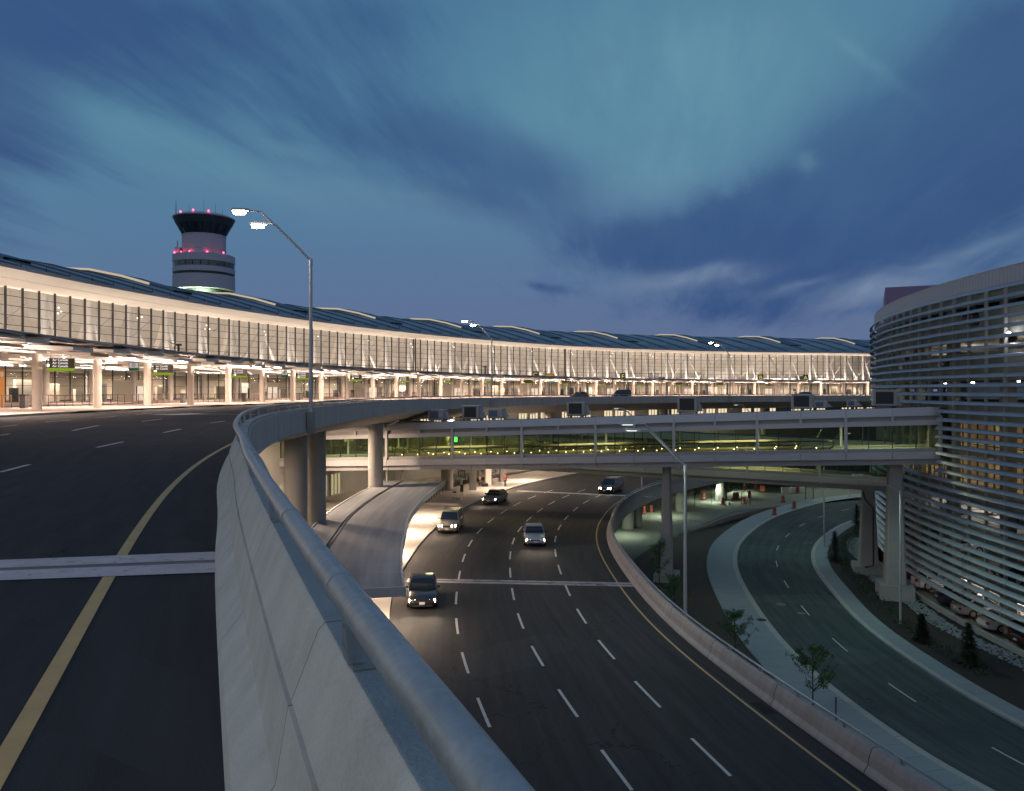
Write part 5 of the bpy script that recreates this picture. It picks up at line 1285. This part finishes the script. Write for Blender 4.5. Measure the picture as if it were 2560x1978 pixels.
def person(pose, label, loc, rz, coat, hair, group=None):
    r = empty('person', label, 'person', group, loc, rz)      # faces -Y
    if pose == 'stand':
        J = [((0, 0, .95), .15), ((0, 0, 1.15), .15), ((0, 0, 1.40), .17, .11), ((0, -.01, 1.52), .055), ((0, -.02, 1.62), .085), ((0, -.02, 1.72), .08),
             ((-.19, 0, 1.40), .06), ((-.25, .02, 1.15), .048), ((-.24, -.06, .92), .036), ((-.235, -.10, .84), .03), ((.19, 0, 1.40), .06), ((.25, .02, 1.15), .048), ((.24, -.06, .92), .036), ((.235, -.10, .84), .03),
             ((-.10, 0, .88), .09), ((-.11, -.01, .50), .065), ((-.12, .02, .09), .045), ((-.12, -.14, .04), .035), ((.10, 0, .88), .09), ((.11, -.01, .50), .065), ((.12, .05, .09), .045), ((.12, -.10, .04), .035)]
    else:
        J = [((0, 0, .52), .16), ((0, -.03, .75), .15), ((0, -.08, .98), .17, .11), ((0, -.12, 1.10), .055), ((0, -.16, 1.19), .085), ((0, -.16, 1.28), .08),
             ((-.19, -.08, .97), .06), ((-.24, -.15, .74), .048), ((-.14, -.36, .66), .036), ((-.08, -.42, .65), .03), ((.19, -.08, .97), .06), ((.24, -.15, .74), .048), ((.14, -.36, .66), .036), ((.08, -.42, .65), .03),
             ((-.10, -.06, .52), .09), ((-.12, -.45, .52), .068), ((-.12, -.50, .09), .045), ((-.12, -.64, .04), .035), ((.10, -.06, .52), .09), ((.12, -.45, .50), .068), ((.12, -.42, .09), .045), ((.12, -.56, .04), .035)]
    B = [(0, 1), (1, 2), (2, 3), (3, 4), (4, 5), (2, 6), (6, 7), (7, 8), (8, 9), (2, 10), (10, 11), (11, 12), (12, 13), (0, 14), (14, 15), (15, 16), (16, 17), (0, 18), (18, 19), (19, 20), (20, 21)]
    skin_body('body', J, B, M_skin, r)
    up = [(p[0], p[1]*1.16, *( [p[2]*1.16] if len(p) > 2 else [])) for p in J[:3]]+[(J[i][0], J[i][1]*1.28) for i in (6, 7, 8, 10, 11, 12)]
    skin_body('coat', up, [(0, 1), (1, 2), (2, 3), (3, 4), (4, 5), (2, 6), (6, 7), (7, 8)], coat, r)
    lw = [(J[0][0], .165)]+[(J[i][0], J[i][1]*1.2) for i in (14, 15, 16, 17, 18, 19, 20, 21)]
    skin_body('trousers', lw, [(0, 1), (1, 2), (2, 3), (3, 4), (0, 5), (5, 6), (6, 7), (7, 8)], M_jean if hair is M_hair else M_coat, r)
    hx, hy, hz = J[5][0]; MB().ico((hx, hy+.025, hz+.0), (.098, .10, .11)).build('hair', hair, r, smooth=True)
    for sx in (-1, 1):
        hp = J[9 if sx < 0 else 13][0]; b = MB()
        b.box((hp[0], hp[1]-.02, hp[2]-.03), (.075, .03, .09))
        for q in range(4): b.cyl((hp[0]-.03+.02*q, hp[1]-.02, hp[2]-.07), (hp[0]-.03+.02*q, hp[1]-.035, hp[2]-.135+.012*abs(q-1.5)), .009, .007, 5)
        b.cyl((hp[0]-sx*.035, hp[1]-.02, hp[2]-.02), (hp[0]-sx*.06, hp[1]-.05, hp[2]-.07), .01, .008, 5)
        b.build('hand', M_skin, r)
    b = MB(); b.ico((hx, hy-.095, hz-.045), (.014, .02, .022)); b.build('nose', M_skin, r)
    return r
bx, by = at(1199, 1215, ZA+.15)
person('sit', 'seated person in a black coat with pale hair on the arrivals bench', (bx, by, ZA+.15), .25, M_coat, M_blond)
r = empty('bench', 'pale bench under the seated person on the arrivals platform', 'bench', None, (bx, by+.05, ZA+.15), .25)
MB().box((0, 0, .40), (1.7, .42, .05)).build('seat', M_steel, r)
for sx in (-.7, .7): b = MB(); b.box((sx, 0, .19), (.06, .36, .38)); b.build('leg', M_steel, r)
r = empty('duffel_bag', 'black bag on the ground at the feet of the seated person', 'bag', None, (bx+.75, by-.7, ZA+.15), .3)
b = MB(); b.cyl((-.4, 0, .22), (.4, 0, .22), .22, .22, 12); b.build('body', M_coat, r, smooth=True); MB().tube([(-.2, 0, .42), (-.15, 0, .55), (.15, 0, .55), (.2, 0, .42)], .02, 6).build('handle', M_dark, r)
p = at(1209, 1229, ZA+.15)
person('stand', 'standing person in red behind the grey sedan at the arrivals kerb', (p[0]+2.7, p[1]+5.0, ZA+.15), .4, M_coat2, M_hair)
x, y, _ = tp(246.5, .34, 0)
person('stand', 'dark-clad person walking on the departures kerb, left of the two', (x+.0, y, ZU+.15), 2.8, M_coat, M_hair, 'pair of people on the departures kerb')
person('stand', 'dark-clad person walking on the departures kerb, right of the two', (x+.55, y+.5, ZU+.15), 3.3, M_coat, M_hair, 'pair of people on the departures kerb')

# departures kerb furniture
M_bin = mat('bin_grey', (.08, .08, .08), .6)
for q, (u, v) in enumerate(((61, 1000), (250, 1003), (455, 996), (612, 1000), (745, 996))):
    a_ = (u-1280)/2000; th = min(((abs(tp(255.5, k*.002, 0)[0]/tp(255.5, k*.002, 0)[1]-a_), k*.002) for k in range(-20, 600)))[1]
    x, y, _ = tp(255.5, th, 0); r = empty('litter_bin', 'dark upright bin by the railing under the canopy, %s from the left' % ORD[q], 'bin', 'bins under the departures canopy', (x, y, ZU+.15), -th)
    MB().box((0, 0, .55), (.5, .5, 1.1)).build('body', M_bin, r); MB().box((0, 0, 1.16), (.56, .56, .12)).build('lid', M_dark, r)
x, y, _ = tp(262, .052, 0); r = empty('wayfinding_pillar', 'orange wayfinding pillar with round symbol beyond the leftmost column', 'sign', None, (x, y, ZU), -.05)
MB().box((0, 0, 1.9), (.25, .9, 3.8)).build('post', mat('ochre_panel', (.50, .24, .06), .6), r); MB().cyl((.13, 0, 3.3), (.15, 0, 3.3), .28, n=16).build('round_symbol', M_cream, r)
for q, (th, R_, rz_, lb) in enumerate(((.19, 262, 1.0, 'dark-clad person beyond the railing near the second lime sign'), (.30, 268, 2.0, 'dark-clad person beside the vestibule doors, left of the pair on the kerb'), (.47, 263, .3, 'dark-clad person under the far canopy right of the pair'), (.74, 258, 1.4, 'tiny dark-clad person under the canopy above the middle rooftop unit'))):
    x, y, _ = tp(R_, th, 0); person('stand', lb, (x, y, ZU+.01 if 258 < R_ < 267 else ZU+.15), rz_, M_coat, M_hair)
# ------------------------------------------------------------------ platform furniture
def pickup_sign(x, y, z, label, h=3.0):
    r = empty('platform_sign', label, 'sign', None, (x, y, z), .15)
    MB().box((0, 0, h/2), (.26, .22, h)).build('post', mat('column_paint', (.62, .56, .50)), r)
    MB().box((0, -.02, h+.05), (.85, .28, .80)).build('case', M_dark, r)
    MB().box((0, -.17, h+.15), (.62, .02, .42)).build('face', mat('sign_pink', (.5, .34, .32), .6), r)
    MB().box((0, -.17, h-.2), (.7, .02, .16)).build('lower_face', M_gsign, r)
    b = MB()
    for q in range(16):
        a = 2*pi*q/16; b.box((.15*cos(a), -.185, h+.17+.15*sin(a)), (.06, .008, .05))
    b.build('ring_symbol', M_dark, r)
    MB().box((0, -.14, 1.35), (.36, .12, .85)).build('call_box', M_dark, r)
    return r
x, y = at(1154, 1249, ZA+.15); pickup_sign(x, y, ZA+.15, 'post with black-framed no stopping sign on the arrivals platform')
x, y = at(845, 1212, ZA+.15); pickup_sign(x, y, ZA+.15, 'dark sign post on the far arrivals platform between the viaduct columns', 2.4)
def cart(x, y, rz, label):
    r = empty('luggage_cart', label, 'luggage cart', 'luggage carts on the arrivals platform', (x, y, ZA+.15), rz)
    b = MB()
    for sx in (-.25, .25): b.tube([(sx, -.45, .16), (sx, .25, .20), (sx, .32, .5), (sx, .40, 1.0)], .018, 6)
    b.cyl((-.25, .40, 1.0), (.25, .40, 1.0), .02, n=6); b.cyl((-.25, -.45, .16), (.25, -.45, .16), .018, n=6); b.cyl((-.25, .25, .2), (.25, .25, .2), .018, n=6); b.build('frame', M_steel, r)
    MB().box((0, -.1, .20), (.46, .66, .02)).build('deck', M_alu2, r); MB().box((0, .33, .75), (.46, .14, .14)).build('basket', M_dark, r)
    for p in ((-.22, -.4), (.22, -.4), (-.22, .25), (.22, .25)): MB().cyl((p[0]-.02, p[1], .07), (p[0]+.02, p[1], .07), .07, n=10).build('wheel', M_rub, r)
x, y = at(1141, 1247, ZA+.15); cart(x, y, .9, 'lone upright luggage cart standing left of the no stopping post')
for j in range(3):
    x, y = at(1222+j*8, 1197-j*1.5, ZA+.15); cart(x, y, 1.2, 'luggage cart in the nested row behind the bench, %s' % ('nearest the bench', 'the middle one', 'farthest from the bench')[j])
# square platform columns
for j, (u, v) in enumerate(((1182, 1225), (1220, 1213), (1257, 1204))):
    x, y = at(u, v, ZA+.15); tag(MB().box((x, y, (ZA+.15-9.0)/2), (.8, .8, ZA*-1-9.0+.15), .2).build('platform_column', M_white), 'square cream column on the arrivals platform, %s' % ('left of the seated person', 'just behind the seated person', 'farthest right of the three')[j], 'column', 'square columns on the arrivals platform')
# soffit slab they carry under the bridge
tag(MB().box((-4.6, 110, -8.75), (9, 26, .35), -.25).build('platform_roof', M_white), 'white roof slab over the far arrivals platform behind the footbridge', 'roof')
# platform guard rail
r = empty('guard_rail', 'grey steel guard rail with horizontal bars along the inner side of the arrivals platform', 'guard rail')
gp = catmull([at(1066, 1258, ZA+.15), at(1100, 1235, ZA+.15), at(1150, 1212, ZA+.15), at(1200, 1193, ZA+.15), at(1250, 1182, ZA+.15)], .8)
b = MB()
for q, t_ in ((1.1, .03), (.92, .015), (.76, .015), (.6, .015), (.44, .015), (.28, .015)): b.tube([(x, y, ZA+.15+q) for x, y in gp], t_, 5)
b.build('bars', M_dark, r); b = MB()
for i in range(0, len(gp), 2): b.box((gp[i][0], gp[i][1], ZA+.15+.57), (.06, .06, 1.14))
b.build('posts', M_dark, r)

# ------------------------------------------------------------------ construction barrels
M_orange = mat('barrel_orange', (.42, .07, .03), .6, var=.15); M_band = mat('barrel_band', (.05, .05, .055), .6)
def barrel():
    r = empty('traffic_barrel', '', 'traffic barrel')
    b = MB(); b.lathe((0, 0, 0), [(.30, .03), (.30, .06), (.27, .10), (.25, .55), (.21, 1.05), (.16, 1.10), (0, 1.12)], 14); b.build('body', M_orange, r, smooth=True)
    b = MB()
    for z in (.25, .52, .79): b.lathe((0, 0, 0), [(.27-.035*z, z-.06), (.272-.035*z, z+.06)], 14)
    b.build('reflective_band', M_band, r)
    b = MB(); b.lathe((0, 0, 0), [(.42, 0), (.42, .05), (.30, .06)], 14); b.build('rubber_base', M_rub, r)
    MB().cyl((0, 0, 1.12), (0, 0, 1.2), .03, n=6).build('knob', M_rub, r)
    return r
BP = [(1905, 468, 'orange barrel on the sidewalk corner, nearest to the ground road bend'), (2120, 400, 'orange barrel on the sidewalk, second from its bend'), (2000, 318, 'orange barrel at the kerb beyond the sidewalk, left of the sign post'), (2158, 222, 'orange barrel beside the white concrete blocks'),
      (480, 445, 'orange barrel nearest the round viaduct columns, left of the pair'), (558, 425, 'orange barrel nearest the round viaduct columns, right of the pair'), (240, 535, 'orange barrel half hidden behind the arrivals barrier curve'), (610, 290, 'orange barrel left of the tall pier, farther left of two'), (705, 308, 'orange barrel immediately left of the tall pier'),
      (1080, 222, 'far orange barrel behind the saplings'), (1133, 292, 'orange barrel between the first saplings'), (1343, 345, 'orange barrel left of the green column'), (1465, 285, 'orange barrel right of the green column, left of a tight pair'), (1500, 285, 'orange barrel right of the green column, right of a tight pair'),
      (1572, 335, 'orange barrel left of the red marker post'), (1633, 272, 'orange barrel behind the red marker post'), (1703, 172, 'distant orange barrel under the lower bridge beam'), (1578, 180, 'distant orange barrel left of the stacked bags'), (1763, 205, 'distant orange barrel, left one of two together'), (1790, 208, 'distant orange barrel, right one of two together')]
proto = None
for (a, c, lb) in BP:
    u, v = 1500+a/4.368, 1180+c/4.368; x, y = at(u, v, ZG)
    onw = c > 380 and a > 1800
    o = barrel() if proto is None else copy_tree(proto); proto = proto or o
    o.location = (x, y, ZG+(.025 if onw else -.15)); o.rotation_euler = (0, 0, random.random()*6); o['label'] = lb; o['group'] = 'orange traffic barrels'
x, y = at(1500+1640/4.368, 1180+358/4.368, ZG); r = empty('marker_post', 'thin red marker post beside the barrels', 'post', None, (x, y, ZG-.1)); MB().cyl((0, 0, 0), (0, 0, 1.9), .07, n=8).build('pole', M_orange, r); MB().cyl((0, 0, 1.9), (0, 0, 2.0), .09, n=8).build('cap', M_rub, r)
x, y = at(1500+1432/4.368, 1180+350/4.368, ZG); o = empty('fallen_cone', 'orange cone lying on its side by the soil edge', 'traffic cone', None, (x, y, ZG-.1), .4); MB().cyl((-.3, 0, .16), (.35, 0, .08), .16, .03, 10).build('body', M_orange, o); MB().box((-.32, 0, .17), (.04, .4, .4)).build('base_plate', M_rub, o)
x, y = at(1920+160/2.811, 1140+255/2.811, ZG)
for j in range(3):
    o = tag(MB().box((x+j*1.6-1, y+j*.3, ZG+.35), (1.2, .7, 1.0), .2*j).build('concrete_block', M_white), 'pale concrete block beyond the bend, %s of three' % ('left', 'middle', 'right')[j], 'concrete block', 'pale concrete blocks')
# sign posts behind
for (u, v, h, lb) in ((1920+265/2.811, 1140+305/2.811, 3.2, 'green-yellow sign post, left of two beyond the sidewalk'), (1920+318/2.811, 1140+300/2.811, 3.2, 'green-yellow sign post, right of two beyond the sidewalk')):
    x, y = at(u, v, ZG); o = empty('sign_post', lb, 'sign post', 'yellow sign posts', (x, y, ZG-.1)); MB().box((0, 0, h/2), (.14, .14, h)).build('post', mat('olive_post', (.20, .22, .04), .6), o); MB().box((0, -.1, h+.1), (1.3, .06, .9)).build('panel', mat('dark_panel', (.05, .08, .10), .6), o)
x, y = at(2123, 1244, ZG); o = empty('small_sign', 'small white square sign on a pole at the end of the ground road', 'sign', None, (x, y, ZG)); MB().cyl((0, 0, 0), (0, 0, 2.6), .05, n=6).build('pole', M_steel, o); MB().box((0, -.07, 2.2), (.9, .05, .9)).build('panel', mat('pale_sign', (.45, .5, .48), .6), o)
# pavement covers and drain grate
def disc(name, x, y, z, r, label, m): o = MB().cyl((x, y, z-.02), (x, y, z+.012), r, n=20).build(name, m); return tag(o, label, 'manhole cover')
x, y = at(1500+1178/2.9186, 1400+440/2.9186, ZG); disc('manhole_cover', x, y, ZG+.03, .36, 'round black manhole ring on the pale ground sidewalk', M_rub)
x, y = at(1500+1320/2.9186, 1400+315/2.9186, ZG); disc('manhole_cover', x, y, ZG-.11, .42, 'faint round manhole cover on the ground road, upper one', mat('cover_grey', (.12, .14, .14), .7))
x, y = at(1500+1468/2.9186, 1400+380/2.9186, ZG); disc('manhole_cover', x, y, ZG-.11, .34, 'faint small manhole cover on the ground road, lower one', mat('cover_grey', (.12, .14, .14)))
x, y = at(1913, 1775, ZA); r = empty('drain_grate', 'dark drain grate at the foot of the arrivals barrier', 'drain grate', None, (x-.05, y+.2, ZA+.006), .25)
b = MB()
for q in range(9): b.box((-.25+.0625*q, 0, .004), (.03, 1.1, .012))
b.build('bars', M_rub, r); b = MB(); b.box((0, -.56, .004), (.6, .04, .02)); b.box((0, .56, .004), (.6, .04, .02)); b.box((-.29, 0, .004), (.03, 1.1, .02)); b.box((.29, 0, .004), (.03, 1.1, .02)); b.build('frame', M_dark, r)
x, y = at(2109, 1835, ZG); r = empty('marker_stake', 'thin black stake beside the near sapling', 'stake', None, (16.6, 41.0, ZG)); MB().cyl((0, 0, 0), (0, 0, 2.3), .035, n=6).build('pole', M_dark, r)

# ------------------------------------------------------------------ vegetation
def leafmat(n, c):
    m = mat(n, c, .7, var=.5, scale=3, fine=8); return m
M_leaf = leafmat('sapling_leaves', (.06, .13, .035)); M_con = leafmat('conifer_needles', (.018, .038, .022)); M_shrub = leafmat('shrub_leaves', (.022, .06, .025)); M_bark = mat('bark', (.05, .04, .03), .9)
def sapling(x, y, z, h, label, seed, dense=1.0, name='young_tree', spread=.42):
    R = random.Random(seed); r = empty(name, label, 'tree', 'young trees on the median soil', (x, y, z), R.random()*6)
    b = MB(); b.tube([(0, 0, 0), (.03, .02, h*.45), (0, .03, h*.8), (.02, 0, h)], [.045, .035, .02, .008], 7); tips = []
    for i in range(int(16*dense)):
        z0 = h*R.uniform(.28, .9); a = R.uniform(0, 2*pi); L = h*spread*(1.05-z0/h)*R.uniform(.7, 1.2)+.2
        p0 = Vector((0, 0, z0)); p1 = p0+Vector((cos(a)*L*.6, sin(a)*L*.6, L*.5)); p2 = p0+Vector((cos(a)*L, sin(a)*L, L*1.05))
        b.tube([p0, p1, p2], [.018, .012, .005], 4)
        for t in range(7):
            q = p1+(p2-p1)*R.uniform(-.5, 1.1); tips.append(q+Vector((R.gauss(0, .09), R.gauss(0, .09), R.gauss(0, .07))))
    for i in range(8): tips.append(Vector((R.gauss(0, .08), R.gauss(0, .08), h*R.uniform(.85, 1.03))))
    b.build('trunk', M_bark, r)
    c = MB()
    for q in tips:
        for k in range(int(22)):
            p = q+Vector((R.gauss(0, .07), R.gauss(0, .07), R.gauss(0, .06))); s = R.uniform(.028, .06)
            a = Vector((R.gauss(0, 1), R.gauss(0, 1), R.gauss(0, .6))).normalized()*s; bb = a.cross(Vector((R.gauss(0, 1), R.gauss(0, 1), R.gauss(0, 1)))).normalized()*s*.6
            c.add([p-a, p+bb, p+a, p-bb], [(0, 1, 2, 3)])
    c.build('crown', M_leaf, r); return r
TR = [(17.0, 45.2, 3.6, 'leafy young tree nearest the viewpoint, right of the barrier before the sidewalk', 1, 1.5, .5), (14.6, 52.5, 3.6, 'second young tree from the viewpoint, its crown over the sidewalk edge', 2, 1.3, .5),
      (12.4, 61, 3.9, 'dark young tree right behind the near lamp pole', 3, 1.5, .42), (13.3, 72.2, 4.6, 'slender young tree in front of the tall pier', 4, 1.2, .25)]
for (x, y, h, lb, s, d, sp_) in TR: sapling(x, y, ZG-.05, h, lb, s, d, spread=sp_)
for j, (a, c, h, lb) in enumerate(((1035, 375, 5.0, 'pale-lit sapling behind the tall pier, first from the left'), (1215, 345, 5.0, 'slim sapling behind the bridge pier, second from the left'), (1375, 375, 6.5, 'bushy dark sapling before the green-lit round column'), (1545, 345, 5.0, 'slim sapling right of the green-lit column'), (905, 380, 4.2, 'dark leafy sapling just right of the tall pier'))):
    x, y = at(1500+a/4.368, 1180+c/4.368, ZG); sapling(x, y, ZG-.05, h, lb, 20+j, 1.2 if j != 2 else 2.6, spread=.36)
x, y = at(1500+1375/4.368, 1180+330/4.368, ZG); column('column', x, y+3, ZG-.2, ZA-1.3, .95, av)
def conifer(x, y, h, label, seed):
    R = random.Random(seed); r = empty('conifer', label, 'conifer', 'small conifers in the planting bed', (x, y, ZG+.05), 0)
    MB().cyl((0, 0, 0), (0, 0, h), .07, .01, 6).build('trunk', M_bark, r); c = MB()
    for i in range(int(1700)):
        z = h*(R.random()**1.3); a = R.uniform(0, 2*pi); rad = (1-z/h)**.8*h*.33*(.72+.28*sin(z/h*26+seed)+.22*sin(a*3+z*4))*R.uniform(.35, 1.15)+.03
        p = Vector((rad*cos(a), rad*sin(a), z+.1)); d = Vector((cos(a), sin(a), R.uniform(-.2, .35)))*R.uniform(.12, .26); s_ = Vector((-sin(a), cos(a), 0))*.06
        c.add([p-d*.5-s_, p-d*.5+s_, p+d, ], [(0, 1, 2)])
    c.build('crown', M_con, r); return r
CN = [(2087, 1403, 3.0, 'bushy dark conifer at the bend of the inner kerb'), (2142, 1312, 2.6, 'dark conifer beside the path loop near the pier foot, left one'), (2166, 1300, 2.6, 'dark conifer near the pier foot, right one'), (2304, 1606, 1.9, 'small dark conifer in front of the large pier footing'), (2421, 1662, 2.6, 'larger dark conifer nearest the right edge')]
for j, (u, v, h, lb) in enumerate(CN): x, y = at(u, v, ZG); conifer(x, y, h, lb, 40+j)
# ground cover shrubs and gravel
R = random.Random(5); c = MB()
KRin = offs(KRs, .5)
for i in range(5200):
    j = R.randrange(30, 112); t = R.random(); wd = .4+1.1*R.random()
    p = KRin[j]; _, n = norm_at(KRin, j); x, y = p[0]+n[0]*wd+R.gauss(0, .25), p[1]+n[1]*wd+R.gauss(0, .3); z = ZG+.05+R.random()*.38
    s = R.uniform(.05, .11); a = Vector((R.gauss(0, 1), R.gauss(0, 1), R.gauss(0, 1))).normalized()*s; bb = a.cross(Vector((R.gauss(0, 1), R.gauss(0, 1), R.gauss(0, 1)))).normalized()*s*.6; q = Vector((x, y, z))
    c.add([q-a, q+bb, q+a, q-bb], [(0, 1, 2, 3)])
tag(c.build('ground_cover', M_shrub), 'low dark green shrubs along the inner kerb of the ground road', 'ground cover', kind='stuff')
c = MB()
for i in range(3600):
    f = R.uniform(-.32, .42); rr = R.uniform(95.15, 96.6)+.25*sin(f*40); x, y = garc(rr, f); s = R.uniform(.05, .13); c.ico((x, y, ZG+.06+s*.3), (s*R.uniform(.8, 1.4), s, s*.6))
tag(c.build('river_gravel', mat('gravel_stone', (.24, .27, .27), .8, var=.5, scale=4)), 'pale river stones in a strip along the foot of the car park', 'gravel', kind='stuff')
c = MB()
for i in range(9000):
    y = R.uniform(50, 112); x = R.uniform(9, 30); 
    if sin(x*.9+y*.31)+sin(y*.55-x*.4)+R.gauss(0, .5) < .5: continue
    # keep on the median between the viaduct and the sidewalk
    j = min(range(0, 140, 4), key=lambda k: abs(SWo[k][1]-y)); 
    if x > SWo[j][0]-.3 or (y > 100 and x < 16): continue
    h = R.uniform(.04, .12); a = R.uniform(0, 6.3); w_ = .03; c.add([(x-w_*cos(a), y-w_*sin(a), ZG-.05), (x+w_*cos(a), y+w_*sin(a), ZG-.05), (x+R.gauss(0, .04), y+R.gauss(0, .04), ZG-.05+h)], [(0, 1, 2)])
tag(c.build('sparse_grass', leafmat('grass_blades', (.04, .075, .03))), 'thin patchy grass on the bare soil of the median', 'grass', kind='stuff')
